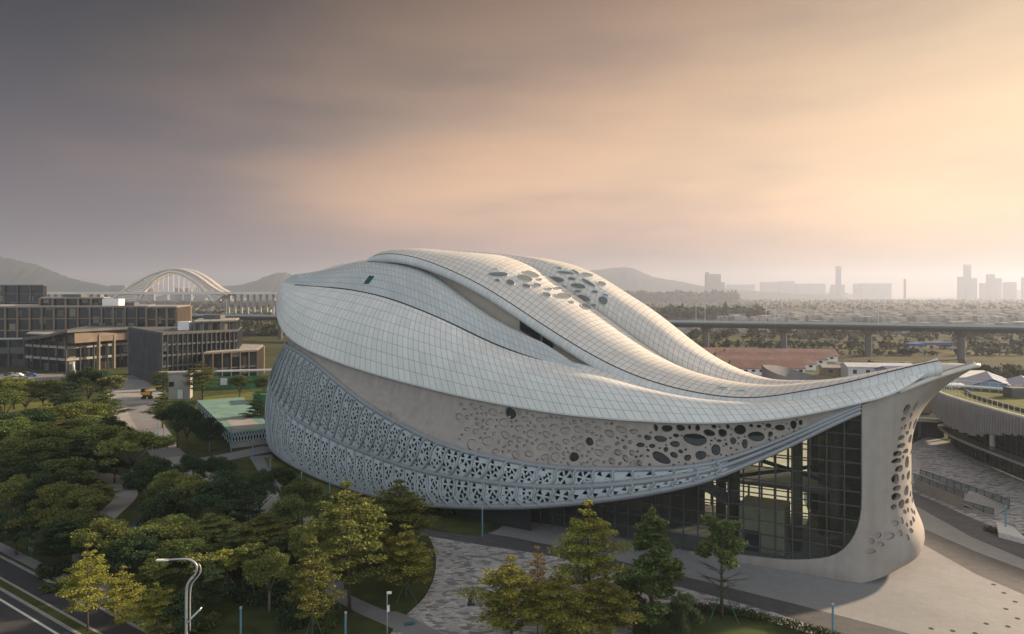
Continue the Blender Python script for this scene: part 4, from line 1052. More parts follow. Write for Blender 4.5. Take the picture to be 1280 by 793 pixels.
# low planting
def shrub_mesh(seed, w, d, h, n, leafm, size=.3):
    rg = random.Random(seed); bl = []
    for i in range(max(6, int(w*d*.8))):
        x, y = rg.uniform(-.5, .5)*w, rg.uniform(-.5, .5)*d
        if (2*x/w)**2+(2*y/d)**2 > 1: continue
        bl.append(((x, y, h*.45), (.9, .9, h*.5), 1))
    q, f = leaves(seed, bl, n, size, .8); q[:, 2] = np.maximum(q[:, 2], .02); return mesh_np('shrub', q, f, leafm)
sm = [shrub_mesh(i, 5, 3.4, 1.3, 2600, m) for i, m in enumerate(('leaf_dark', 'leaf_green', 'leaf_dark'))]
for i, (px, py, s, k, lb) in enumerate(((340,752,1.3,0,'dark red-green shrub mass left of the bare-trunked tiered tree'),(365,778,1.2,2,'dark shrub mass at the bottom beside the blue post'),(300,745,1.1,0,'dark shrub mass behind the young staked trees'),(408,776,1.0,1,'green shrub mass at the foot of the tall straight tree'),(60,720,1.0,2,'dark shrub along the pavement by the road'),(85,735,.9,1,'green shrub at the pavement edge near the roadside trees'),(240,790,1.0,1,'green shrub at the foot of the street lamp'),(180,690,1.3,0,'dark shrub under the wide olive tree'),(215,640,1.2,1,'green shrub beside the blue frame'),(140,545,1.6,0,'dark shrub at the forecourt edge'),(185,610,1.5,2,'dark shrub at the outer bend of the curved path'),(272,548,1.8,0,'dark shrub left of the teal-roofed shed'),(30,650,1.6,0,'dark shrub under the pale forked trunks'),(90,670,1.6,2,'dark shrub under the dark tree above the pavement'),(45,580,1.7,0,'dark shrub along the pale straight path'),(230,700,1.2,2,'dark shrub in the shade above the lamp'),(310,700,1.2,0,'dark shrub below the wide olive tree by the inner path'),(455,700,1.0,1,'green shrub between the foot path and the round lawn'),(120,690,1.4,0,'dark shrub behind the tallest roadside tree'),(545,640,1.6,1,'clipped dark shrub strip under the lattice screen'))):
    o = bpy.data.objects.new('shrub', sm[k]); COL.objects.link(o); o.location = G(px, py); o.scale = (s, s, s**.5); o.rotation_euler = (0, 0, random.uniform(0, 3)); tag(o, lb, 'shrub', 'shrubs in the park')
hp = spline([G(840,765), G(905,768), G(960,780), G(1035,800), G(1090,825)], 40)
q, f = leaves(77, [(tuple(p+Vector((0, 0, .55))), (.75, .75, .5), 1) for p in hp], 5200, .26, .8); c0 = np.array(tuple(hp[20]))*np.array([1, 1, 0]); q[:, 2] = np.maximum(q[:, 2], .14)
o = bpy.data.objects.new('hedge', mesh_np('hedge', q-c0, f, 'leaf_hedge')); COL.objects.link(o); o.location = c0; tag(o, 'low clipped hedge along the cobbles at the bottom right of the trees', 'hedge')
ip = spline([G(1237,664), G(1252,668), G(1272,671)], 12)
q, f = leaves(78, [(tuple(p+Vector((0, 0, .3))), (1.0, 1.0, .3), 1) for p in ip], 1400, .25, .8); c0 = np.array(tuple(ip[6]))*np.array([1, 1, 0]); q[:, 2] = np.maximum(q[:, 2], .03)
o = bpy.data.objects.new('planter_bed', mesh_np('planter_bed', q-c0, f, 'leaf_hedge')); COL.objects.link(o); o.location = c0; tag(o, 'small planted bed on the cobbles at the right border', 'plant bed')

# ------------------------------------------------------------------ street furniture
b = G(233, 868); LP = empty('street_lamp', b, 'tall white street lamp with a curled double arm beside the road', 'street lamp')
def zf(py): return H-(py-HY)/F*b.y
k = b.y/F
pts = [b+Vector(((x-233)*k, 0, zf(y))) for x, y in ((233,868),(233,800),(233,745),(236,728),(244,718),(246,708),(240,701),(228,699),(205,700.5))]
pl_ = spline(pts, 40); MB().tube(pl_[:24], .13, 8).build('pole', 'lamp_grey', LP, smooth=True)
MB().tube(pl_[23:], [.11-.03*i/16 for i in range(17)], 8).build('curled_arm', 'lamp_grey', LP, smooth=True)
MB().tube([p+Vector((.28, .1, -.12)) for p in pl_[10:30]], .06, 6).build('brace_arm', 'lamp_grey', LP, smooth=True)
MB().box(pl_[-1]+Vector((-.1, 0, .02)), (1.1, .3, .1)).build('lamp_head', 'white_paint', LP)
a1 = b+Vector((0, 0, zf(780))); a2 = b+Vector(((250-233)*k, 0, zf(763)))
sa = MB().tube([a1, a2], .07, 6).build('side_arm', 'lamp_grey', LP); MB().beam(a1.lerp(a2, .35)+Vector((0, 0, .1)), a2+Vector((.1, 0, .18)), .3, .1).build('lamp_head', 'white_paint', LP)
POSTS = [(184,712,742,'blue slim post behind the low roadside tree'),(37,648,690,'blue slim post above the roadside lawn'),(301,761,800,'blue slim post right of the street lamp'),(432,767,800,'blue slim post at the bottom of the foot path lawn'),
 (603,637,671,'blue slim post on the oval lawn under the lattice screen'),(198,526,545,'blue slim post at the bend of the grey path, left one'),(205,533,556,'blue slim post at the bend of the grey path, right one'),(289,537,565,'blue slim post at the corner of the teal-roofed shed'),(316,553,577,'blue slim post inside the grey path loop'),(338,575,591,'short blue post on the lawn by the stern'),
 (377,592,620,'slim post under the stern rail, left one'),(412,603,632,'slim post under the stern rail, right one'),(1041,757,795,'slim pale post on the cobbles in front of the prow'),(1257,634,665,'slim pale post by the planted bed at the right border')]
PB = None
for px, yt, yb, lb in POSTS:
    p = G(px, yb); h = (yb-yt)/F*p.y
    if PB is None:
        PB = empty('light_post', p, lb, 'light post', 'slim light posts'); MB().cyl((0, 0, 0), .11, 1.0, 8).build('post', 'post_blue', PB, origin=Vector((0, 0, 0))); MB().cyl((0, 0, 1.0), .14, .06, 8).build('cap', 'lamp_grey', PB, origin=Vector((0, 0, 0))); PB.scale = (1, 1, h)
    else: copy_thing(PB, p, lb, (1, 1, h), 0, 'slim light posts')
p = G(262, 566); t_ = empty('park_lamp', p, 'small park lamp with a flat double head beside the grey path', 'lamp'); MB().cyl(p, .07, 3.6, 8).build('pole', 'post_blue', t_); MB().box(p+Vector((0, 0, 3.65)), (1.3, .25, .12)).build('lamp_head', 'lamp_grey', t_)
p = G(484, 792); t_ = empty('camera_pole', p, 'thin white camera pole where the foot path meets the cobbles', 'camera pole')
h = (792-740)/F*p.y; MB().cyl(p, .055, h, 8).build('pole', 'lamp_grey', t_); MB().box(p+Vector((.2, 0, h-.1)), (.45, .2, .2)).build('camera', 'white_paint', t_); MB().box(p+Vector((.12, 0, h*.6)), (.25, .25, .6)).build('control_box', 'white_paint', t_)
p = G(588, 757); t_ = empty('sign_post', p, 'dark sign panel with a thin post at the left of the big yellow tree', 'sign')
MB().box(p+Vector((-.05, 0, .75)), (.42, .22, 1.2), .2).build('panel', 'dark_frame', t_); MB().cyl(p+Vector((.32, .2, 0)), .05, 1.95, 8).build('post', 'mid_frame', t_); MB().box(p+Vector((.12, .15, 1.5)), (.34, .12, .35), .2).build('crossboard', 'concrete_tan', t_); MB().box(p+Vector((.05, .05, .07)), (.8, .5, .14), .2).build('base', 'dark_frame', t_)
p = G(173, 662); t_ = empty('play_frame', p, 'bright blue slanting frame on the grass in the park', 'play frame')
u_ = p.y/F
def pf(x, y): return p+Vector(((x-173)*u_, (660-y)*.06, max(.12, (661-y)*u_)))
MB().tube([pf(164,660), pf(170,653), pf(174,647)], .16, 6).build('slanting_bar', 'blue_paint', t_); MB().tube([pf(169,660), pf(174,655), pf(180,646), pf(182,641)], .16, 6).build('slanting_bar', 'blue_paint', t_); MB().box(pf(182, 641)+Vector((0, 0, .1)), (.5, .3, .4)).build('head_plate', 'blue_paint', t_); MB().beam(pf(170,653), pf(174,655), .2, .2).build('cross_bar', 'blue_paint', t_)
p = G(512, 781); MB_ = MB().box(p+Vector((0, 0, .14)), (1.1, .5, .05), .3); MB_.box(p+Vector((.1, .02, .2)), (.7, .3, .08), .5); tag(MB_.build('ground_cover_plate', 'teal_panel', None, p), 'small turquoise plate lying on the grass beside the camera pole', 'plate')
# rivets of the plaza: the little ground lights
gl0 = None
for x, y in ((1164,786),(1191,789),(1233,780),(1242,731),(1255,741.5),(1269,752.5),(1257.5,761.5),(1272,773.5),(1260,783.5),(1219,792)):
    p = G(x, y)
    if gl0 is None:
        gl0 = empty('ground_light', p, 'small dark round light set in the pale paving right of the prow', 'ground light', 'ground lights in the pale paving')
        MB().cyl((0, 0, 0), .26, .03, 12).build('housing', 'dark_frame', gl0, origin=Vector((0, 0, 0))); MB().cyl((0, 0, .03), .17, .012, 12).build('lens', 'rubber_black', gl0, origin=Vector((0, 0, 0)))
    else: copy_thing(gl0, p, 'small dark round light set in the pale paving right of the prow', (1, 1, 1), 0, 'ground lights in the pale paving')
# ------------------------------------------------------------------ buildings
def centroid(poly): return Vector((sum(p[0] for p in poly)/len(poly), sum(p[1] for p in poly)/len(poly), 0))
def inset(poly, d):
    c = centroid(poly); return [Vector((p[0], p[1], 0))+(c-Vector((p[0], p[1], 0))).normalized()*d for p in poly]
def framed(name, poly, z0, z1, floors, bay, label=None, frame='concrete_tan', slab='concrete', glass='pane_glass', parent=None, cw=.5, proud=.35, spandrel=.0, roof='roof_grey', cat='building', group=None):
    """columns, floor edges and set-back glazing on every side, with a parapet roof"""
    poly = [Vector((p[0], p[1], 0)) for p in poly]; n = len(poly)
    own = parent is None
    if own: parent = empty(name, centroid(poly), label, cat, group)
    fr, sl, gl = MB(), MB(), MB(); gi = inset(poly, 1.0)
    gl.prism([(p.x, p.y) for p in gi], z0, z1-.3)
    hh = (z1-z0)/floors
    for f in range(floors+1): sl.prism([(p.x, p.y) for p in inset(poly, .12+.004*f)], z0+f*hh-.35, z0+f*hh+(.25+spandrel if f < floors else .2)) if f else None
    for i in range(n):
        a, b = poly[i], poly[(i+1) % n]; L_ = (b-a).length; k = max(1, int(L_/bay)); ang = math.atan2((b-a).y, (b-a).x)
        fr.beam(a+(centroid(poly)-a).normalized()*.25+Vector((0, 0, z1-.15)), b+(centroid(poly)-b).normalized()*.25+Vector((0, 0, z1-.15)), cw*.8, .4)
        for j in range(k):
            c = a.lerp(b, j/k)+(centroid(poly)-a.lerp(b, j/k)).normalized()*.1; fr.box((c.x, c.y, (z0+z1)/2), (cw, cw+.3, z1-z0-.02), ang)
    gl.build('glazing', glass, parent); fr.build('column_frame', frame, parent); sl.build('floor_edge', slab, parent)
    MB().prism([(p.x, p.y) for p in inset(poly, .7)], z1+.2, z1+.5).build('roof', roof, parent)
    return parent
def rect(a, b, depth):
    """footprint from its front edge a-b and its depth away from the camera"""
    a, b = Vector((a.x, a.y, 0)), Vector((b.x, b.y, 0)); d = (b-a).normalized(); n = Vector((-d.y, d.x, 0))
    if n.y < 0: n = -n
    return [a, b, b+n*depth, a+n*depth]
def X_(px, Y): return Vector(((px-CX)/F*Y, Y, 0))
def z_(py, Y): return H-(py-HY)/F*Y
# grey glass block
poly = [X_(203, 268), X_(298, 292), X_(303, 325), X_(160, 318)]
GB_ = framed('glass_block', poly, 0, z_(418, 268), 5, 1.9, 'grey glass block with thin vertical fins beside the pale forecourt', 'concrete_dark', 'concrete_dark', 'pane_glass', None, .22, spandrel=.1, roof='concrete_dark')
framed('x', [X_(242, 283), X_(297, 296), X_(300, 318), X_(248, 312)], z_(418, 268)+.2, z_(402, 288), 1, 3, None, 'concrete_dark', 'concrete_dark', 'pane_glass', GB_, .2, roof='concrete')
framed('x', [X_(254, 276), X_(322, 290), X_(330, 318), X_(300, 322)], 0, z_(440, 284), 2, 3.4, None, 'concrete_tan', 'facade_grey', 'pane_glass', GB_, .35, roof='concrete')
p = X_(232, 290); MB().box((p.x, p.y, z_(409, 290)), (4.5, 4, 4.6)).build('roof_hut', 'white_paint', GB_)
p = X_(262, 300); MB().box((p.x+2, p.y, z_(397, 300)), (7, 5, 2.2)).build('roof_plant', 'concrete_dark', GB_)
# concrete framed office block, behind
OB = framed('office_block', [X_(-40, 352), X_(186, 366), X_(196, 420), X_(-60, 420)], 0, z_(384, 360), 5, 5.4, 'long office block with brown concrete frames and a stepped top storey', 'concrete_tan', 'concrete_tan', 'pane_glass', None, .75)
framed('x', [X_(50, 372), X_(130, 376), X_(140, 410), X_(50, 410)], z_(384, 360)+.2, z_(373, 374), 1, 5.5, None, 'concrete_tan', 'concrete', 'pane_glass', OB, .9)
framed('x', [X_(183, 352), X_(221, 356), X_(238, 410), X_(196, 414)], 0, z_(384.5, 354), 5, 3.6, None, 'concrete_tan', 'concrete_tan', 'pane_glass', OB, .9)
p = X_(142, 378); MB().box((p.x, p.y, z_(378, 378)), (8.5, 6, 3.6)).build('roof_hut', 'white_paint', OB)
p = X_(95, 385); MB().box((p.x, p.y, z_(371, 385)), (9, 6, 2.5)).build('roof_plant', 'concrete_dark', OB)
p = X_(165, 372); MB().box((p.x, p.y, z_(381, 372)), (5, 5, 2.2)).build('roof_plant', 'concrete_dark', OB)
# dark tower block at the border
framed('tower_block', [X_(-60, 430), X_(55, 430), X_(58, 470), X_(-70, 470)], 0, z_(357, 430), 8, 7, 'dark glazed block with a flat top at the left border', 'concrete_dark', 'concrete_dark', 'pane_glass', None, .6)
# glass pavilion with the swept roof
pc, pl2, pr = X_(82.5, 322), X_(31, 338), X_(166, 352)
back1, back2 = X_(172, 385), X_(45, 375)
PV = framed('glass_pavilion', [pc, pr, back1, back2, pl2], 0, z_(419, 330), 3, 5.6, 'glass pavilion with a swept overhanging roof and timber-lined band', 'mid_frame', 'concrete', 'pane_glass', None, .3, spandrel=.5, roof='roof_grey')
def roofedge(px, Y): return X_(px, Y)
top_pts = [(28, 339, 422.5), (45, 333, 421), (60, 328, 418.5), (72, 323, 415.5), (84, 319, 413), (110, 330, 411.5), (140, 342, 410), (170, 352, 408.5)]
rows = []
for d, dz in ((0, 0), (0, -1.1)):
    rows.append([X_(px, Y-5)+Vector((0, 0, z_(py, Y-5)+dz)) for px, Y, py in top_pts])
bkr = [X_(45+i*18.5, 380)+Vector((0, 0, rows[0][i].z)) for i in range(8)]
MB().grid([[p+Vector((0, 0, -.9)) for p in bkr], bkr, rows[0], rows[1], [p+Vector((0, 0, -.9)) for p in bkr]]).build('swept_roof', 'concrete_dark', PV)
wr = [[p+Vector((0, 5.2, -1.0)) for p in rows[0]], [Vector((p.x, p.y+5.4, z_(428, 330)+.2)) for p in rows[0]]]
MB().grid(wr).build('timber_band', 'timber', PV)
fr = MB(); a, b = X_(124, 333), X_(143, 341)
fr.box((a.x, a.y-.6, 8), (1.2, 1, 16.2)); fr.box((b.x, b.y-.6, 8), (1.2, 1, 16.2)); fr.beam(a+Vector((0, -.6, 16.2)), b+Vector((0, -.6, 16.2)), 1, 1.1); fr.build('portal_frame', 'concrete_tan', PV)
# low white-roofed building at the border
WB2 = framed('low_hall', rect(X_(-70, 345), X_(31, 350), 30), 0, z_(425, 348), 2, 7, 'low building with white rooftop huts at the left border', 'facade_grey', 'facade_grey', 'pane_glass', None, .6, spandrel=2.5, roof='white_sheet')
for px, w_, py in ((28, 10, 413), (52, 7, 413), (8, 12, 419)):
    p = X_(px, 368); MB().box((p.x, p.y, z_(py, 368)-1.5), (w_, 7, 4.5)).build('roof_hut', 'white_paint' if px != 52 else 'concrete', WB2)
# hoarding, kiosk, lift, shed, container
a, b = X_(196, 262), X_(350, 272)
HB = empty('hoarding', a.lerp(b, .5), 'long green hoarding with a pale coping below the grey glass block', 'fence')
mb = MB(); k = 18
for i in range(k): p, q_ = a.lerp(b, i/k), a.lerp(b, (i+.96)/k); mb.beam(p+Vector((0, 0, z_(478, 266)/2+.2)), q_+Vector((0, 0, z_(478, 266)/2+.2)), .25, 6.0)
mb.build('panel_run', 'green_hoarding', HB); MB().beam(a+Vector((0, .2, 6.5)), b+Vector((0, .2, 6.5)), 1.6, .6).build('coping', 'white_sheet', HB)
for i in range(0, k, 3): p = a.lerp(b, i/k); MB().box((p.x, p.y-.3, 3.1), (.3, .2, 6.2)).build('post', 'mid_frame', HB)
for i, c in ((3, 'teal_panel'), (9, 'white_sheet'), (12, 'teal_panel')): p = a.lerp(b, (i+.5)/k); MB().box((p.x, p.y-.28, 2.6), (3.4, .12, 2.6)).build('poster_panel', c, HB)
p = X_(226, 243); KI = empty('kiosk', p, 'pale square kiosk with a flat roof in front of the hoarding', 'kiosk')
MB().box((p.x, p.y, 4.2), (6.6, 5, 8.4), .25).build('wall', 'concrete', KI); MB().box((p.x, p.y, 8.65), (7.2, 5.6, .5), .25).build('roof', 'roof_grey', KI); MB().box((p.x+1.0, p.y-2.6, 1.6), (1.6, .12, 3.0), .25).build('door', 'white_sheet', KI); MB().box((p.x-1.7, p.y-3.1, 5.0), (1.5, .12, 1.6), .25).build('window', 'dark_glass', KI)
p = G(183, 499); LF = empty('boom_lift', p, 'yellow boom lift parked on the pale forecourt', 'lift')
MB().box(p+Vector((0, 0, 1.9)), (3.2, 1.7, .9), .1).build('body', 'yellow_paint', LF); MB().box(p+Vector((.2, 0, 1.1)), (2.4, 1.5, .6), .1).build('chassis', 'rubber_black', LF)
for sx_ in (-.9, 1.3):
    for sy_ in (-.75, .75): MB().tube([p+Vector((sx_, sy_-.15, .5)), p+Vector((sx_, sy_+.15, .5))], .5, 12).build('wheel', 'rubber_black', LF)
MB().beam(p+Vector((-1.6, 0, 2.5)), p+Vector((2.6, .3, 4.0)), .4, .5).build('boom', 'yellow_paint', LF); MB().beam(p+Vector((2.6, .3, 4.0)), p+Vector((5.0, .5, 4.4)), .3, .35).build('boom', 'yellow_paint', LF); MB().box(p+Vector((-1.1, 0, 2.85)), (1.0, 1.1, 1.0), .1).build('cab', 'dark_glass', LF)
# teal-roofed shed: quadrilateral roof on lattice sides
q1, q2, q3, q4 = G(288, 543, 3.2), G(340, 537, 3.2), G(304, 498, 3.2), G(246, 502, 3.2)
SH = empty('teal_roofed_shed', (q1+q2+q3+q4)/4-Vector((0, 0, 3.2)), 'low shed with a smooth teal roof and patterned sides next to the lattice screen', 'shed')
up = Vector((0, 0, .35)); MB().add([q1, q2, q3, q4]+[x+up for x in (q1, q2, q3, q4)], [(3, 2, 1, 0), (4, 5, 6, 7), (0, 1, 5, 4), (1, 2, 6, 5), (2, 3, 7, 6), (3, 0, 4, 7)]).build('roof', 'teal_roof', SH)
wl_ = MB(); wl_.prism([(p.x, p.y) for p in inset([q1, q2, q3, q4], .9)], 0, 3.15); wl_.build('wall', 'dark_backing', SH)
lat = MB()
def lattice(a, b, z0, z1, n):
    for i in range(n):
        for d in (0, 1):
            s_ = a.lerp(b, (i+d)/n); e_ = a.lerp(b, (i+1-d)/n); lat.beam(Vector((s_.x, s_.y, z0)), Vector((e_.x, e_.y, z1)), .14, .16)
lattice(q1, q2, .7, 3.2, 14); lattice(q4, q1, .7, 3.2, 16); lat.build('patterned_side', 'lattice_metal', SH)
sl_ = MB(); sl_.beam(Vector((q1.x, q1.y-.1, .45)), Vector((q2.x, q2.y-.1, .45)), .5, .9); sl_.build('plinth', 'path_pale', SH)
c_ = (q1*.55+q2*.45)*.82+(q3+q4)/2*.18+Vector((0, 0, .38)); v1, v2 = (q2-q1)*.36, (q4-q1)*.13
MB().add([c_-v1-v2, c_+v1-v2, c_+v1*.85+v2, c_-v1*.8+v2], [(0, 1, 2, 3)]).build('pale_roof_patch', 'path_pale', SH)
q1, q2 = G(319, 520, 0), G(352, 518, 0); CT = empty('green_container', q1.lerp(q2, .5), 'open dark green planter container between the hoarding and the lattice screen', 'container')
f_ = rect(q1, q2, 9); mb = MB()
for i in range(4): a, b = f_[i], f_[(i+1) % 4]; mb.beam(a+Vector((0, 0, 3)), b+Vector((0, 0, 3)), .3, 6)
mb.build('side', 'green_hoarding', CT); MB().prism([(p.x, p.y) for p in inset(f_, .5)], 4.8, 5.2).build('soil_top', 'grass_bright', CT)
# parked cars and a statue by the street
def car(px, py, m, label, rz=0.1):
    p = G(px, py); t_ = empty('parked_car', p, label, 'car', 'cars parked by the far street'); d = Matrix.Rotation(rz, 3, 'Z')
    def loc(x, y, z): return p+d @ Vector((x, y, z))
    prof = [(-2.1, .45), (-2.15, .85), (-1.9, 1.0), (-1.2, 1.05), (-.7, 1.5), (.9, 1.5), (1.5, 1.02), (2.1, .9), (2.15, .45)]
    mb = MB(); n = len(prof); vs = [loc(x, y, z) for y in (-.85, .85) for x, z in prof]; mb.add(vs, [tuple(range(n)), tuple(range(n, 2*n))[::-1]]+[(i, n+i, n+(i+1) % n, (i+1) % n) for i in range(n)]); mb.build('body', m, t_)
    mb = MB()
    for y in (-.87, .87): mb.add([loc(-1.05, y, 1.07), loc(1.3, y, 1.07), loc(.85, y, 1.43), loc(-.62, y, 1.43)], [(0, 1, 2, 3)])
    mb.build('side_window', 'dark_glass', t_)
    for x in (-1.35, 1.35):
        for y in (-.8, .8): MB().tube([loc(x, y-.12, .33), loc(x, y+.12, .33)], .33, 10).build('wheel', 'rubber_black', t_)
for px, py, m, lb in ((12, 470, 'concrete_dark', 'dark parked car nearest the left border by the far street'), (22, 471, 'white_paint', 'white parked car by the far street between two dark ones'), (31, 469, 'mid_frame', 'black parked car by the far street'), (40, 471, 'blue_metal', 'blue parked car at the right end of the row by the far street'), (33, 476, 'white_sheet', 'silver parked car in front of the row by the far street')): car(px, py, m, lb)
p = G(92, 467); st = empty('pale_statue', p, 'small pale statue on a plinth before the pavilion corner', 'statue'); MB().box(p+Vector((0, 0, .8)), (1.3, 1.3, 1.6)).build('plinth', 'concrete', st)
MB().tube([p+Vector((0, 0, 1.6)), p+Vector((.1, 0, 2.8)), p+Vector((-.05, 0, 3.8)), p+Vector((.05, 0, 4.5)), p+Vector((.05, 0, 4.7)), p+Vector((.05, 0, 5.2))], [.5, .42, .5, .28, .25, .12], 10).build('figure', 'white_paint', st, smooth=True)

# ------------------------------------------------------------------ right side: round building, ramp, sheds
RB = empty('round_building', (115, 145, 0), 'round building with white vertical fins, green roof and dark glass storeys at the right border', 'building')
pl_c = [(120,158),(114,167),(107,173),(102,173.5),(98.3,168),(95,158),(93.2,147),(92.2,137),(91.6,127),(92.5,115),(96,104),(104,96)]
pc3 = spline([Vector((x, y, 0)) for x, y in pl_c], 120)
def ins(i, d): 
    t = (pc3[min(i+1, 119)]-pc3[max(i-1, 0)]).normalized(); return pc3[i]+Vector((-t.y, t.x, 0))*d*(1 if Vector((-t.y, t.x, 0)).dot(Vector((120, 145, 0))-pc3[i]) > 0 else -1)
def zb_of(i): return float(np.interp(pc3[i].y, [96, 120, 128, 136, 143, 150, 157, 166, 175], [10.4, 10.2, 9.7, 8.7, 7.0, 6.3, 6.7, 7.4, 7.6]))
fin = MB()
for i in range(119):
    p = pc3[i]; t = (pc3[i+1]-pc3[i]); zq = zb_of(i)+random.uniform(-.35, .2); fin.box((p.x, p.y, (zq+12.9)/2), (.26, .6, 12.9-zq), math.atan2(t.y, t.x))
fin.build('fin_screen', 'fin_grey', RB)
MB().grid([[ins(i, .5)+Vector((0, 0, zb_of(i)+.2)) for i in range(120)], [ins(i, .5)+Vector((0, 0, 12.7)) for i in range(120)]]).build('parapet_wall', 'facade_grey', RB, smooth=True)
MB().tube([p+Vector((0, 0, 13.0)) for p in pc3], .28, 6).build('parapet_rail', 'white_paint', RB, smooth=True)
MB().add([ins(i, .5)+Vector((0, 0, 12.2)) for i in range(120)], [tuple(range(120))]).build('green_roof', 'grass_bright', RB)
MB().add([ins(i, .4)+Vector((0, 0, 10.0)) for i in range(120)], [tuple(range(120))]).build('overhang_soffit', 'concrete_dark', RB)
g1 = MB().grid([[ins(i, 4.0)+Vector((0, 0, z)) for i in range(120)] for z in (.05, 9.9)]).build('glass_storey', 'dark_glass', RB, smooth=True)
mb = MB()
for i in range(0, 120, 2): q_ = ins(i, 3.9); mb.box((q_.x, q_.y, 4.95), (.14, .2, 9.7))
for z in (.3, 2.4, 4.9, 7.2): mb.tube([ins(i, 3.85)+Vector((0, 0, z)) for i in range(0, 120, 2)], .09, 4)
mb.build('glazing_frame', 'mid_frame', g1)
MB().grid([[ins(i, d)+Vector((0, 0, z)) for i in range(120)] for d, z in ((3.9, 3.7), (1.2, 3.7), (1.2, 4.2), (3.9, 4.2))]).build('balcony_slab', 'concrete', RB)
MB().grid([[ins(i, 1.25)+Vector((0, 0, z)) for i in range(120)] for z in (4.2, 5.3)]).build('balcony_railing', 'rail_glass', RB, smooth=True)
for i in (40, 66, 84, 100): q_ = ins(i, 2.4); MB().cyl((q_.x, q_.y, 4.2), .5, 5.7, 12).build('column', 'white_sheet', RB)
MB().tube([ins(i, 7)+Vector((0, 0, 12.5)) for i in range(30, 110)], .35, 6).build('roof_kerb', 'concrete_dark', RB)
q_ = X_(1272, 160); MB().box((q_.x, q_.y, 13.2), (4.5, 3, 2.2)).build('roof_plant', 'concrete_dark', RB)
rl = MB()
for i in range(0, 119, 2): q_ = ins(i, 1.4); rl.box((q_.x, q_.y, 13.4), (.07, .07, 2.2))
rl.tube([ins(i, 1.4)+Vector((0, 0, 14.45)) for i in range(0, 119, 2)], .06, 5); rl.build('roof_railing', 'white_sheet', RB)
# terrace bridge behind the prow
p = X_(1165, 176); tb = empty('terrace_wing', p, 'low warm-lit terrace wing between the prow and the round building', 'building')
MB().box((p.x-2, p.y+2, 4.6), (16, 9, .8), -.4).build('terrace_slab', 'concrete', tb); MB().box((p.x-2, p.y+4, 2.2), (12, 5, 4.2), -.4).build('glazing', 'dark_glass', tb); MB().box((p.x-2, p.y+7, 8), (9, 5, 6), -.4).build('upper_room', 'concrete_tan', tb)
for dx in (-8, -3, 3): MB().cyl((p.x+dx, p.y-1+dx*-.35, 0), .3, 4.3, 10).build('column', 'concrete_dark', tb)
rl = MB(); rl.beam(Vector((p.x-9, p.y+1.5, 5.6)), Vector((p.x+6, p.y-4.6, 5.6)), .08, 1.1); rl.build('railing', 'rail_glass', tb)
# sunken stair with glass railings on the cobbles
RA = empty('sunken_ramp', G(1190, 618), 'long sunken stair with glass railings and grey side wall on the cobbles', 'stair')
a, b = G(1143, 612), G(1205, 638); a2, b2 = G(1150, 597), G(1262, 636); c2 = G(1242, 648)
def wallm(p, q, h0, h1, th=.3): return MB().prism([(p.x, p.y), (q.x, q.y), (q.x+.15, q.y+th), (p.x+.15, p.y+th)], h0, h1)
wallm(a, b, 0, 1.9).build('side_wall', 'concrete', RA); wallm(b, c2, 0, .5).build('low_wall', 'concrete', RA)
wallm(a2, b2, 0, .25).build('kerb', 'concrete', RA)
def glassrail(p, q, z, h, n):
    g = MB().add([p+Vector((0, 0, z)), q+Vector((0, 0, z)), q+Vector((0, 0, z+h)), p+Vector((0, 0, z+h))], [(0, 1, 2, 3)]).build('glass_railing', 'rail_glass', RA)
    m_ = MB()
    for i in range(n+1): c = p.lerp(q, i/n); m_.box((c.x, c.y, z+h/2), (.09, .09, h))
    m_.beam(p+Vector((0, 0, z+h)), q+Vector((0, 0, z+h)), .08, .08); m_.build('railing_frame', 'mid_frame', g)
glassrail(a2, b2, .25, 1.3, 12); glassrail(a.lerp(b, .0)+Vector((.05, .2, 0)), b+Vector((.05, .2, 0)), 1.9, .9, 6); glassrail(b+Vector((.1, .1, 0)), c2, .5, 1.0, 3)
mb = MB()
for i in range(10): u = i/10; p0, p1 = b.lerp(c2, u), G(1215, 622).lerp(b2, u); mb.beam(p0+Vector((0, 0, .12+.09*(10-i))), p1+Vector((0, 0, .12+.09*(10-i))), .9, .12)
mb.build('step_flight', 'path_pale', RA)
MB().add([a+Vector((.3, .5, .9)), b+Vector((.3, .5, .9)), G(1215, 622, .9), a2+Vector((0, -.3, .9))], [(0, 1, 2, 3)]).build('landing', 'path_grey', RA)
p = G(1248, 672); q_ = G(1285, 682); t_ = empty('pale_bench_wall', p, 'low white slatted wall at the right border below the planted bed', 'bench'); MB().prism([(p.x, p.y), (q_.x, q_.y), (q_.x+2, q_.y+6), (p.x+3, p.y+5)], 0, .75).build('seat_block', 'white_sheet', t_)
mb = MB()
for i in range(4): c = p.lerp(q_, .15+i*.25); mb.box((c.x+.1, c.y-.05, .4), (.12, .1, .7))
mb.build('slat', 'concrete', t_)
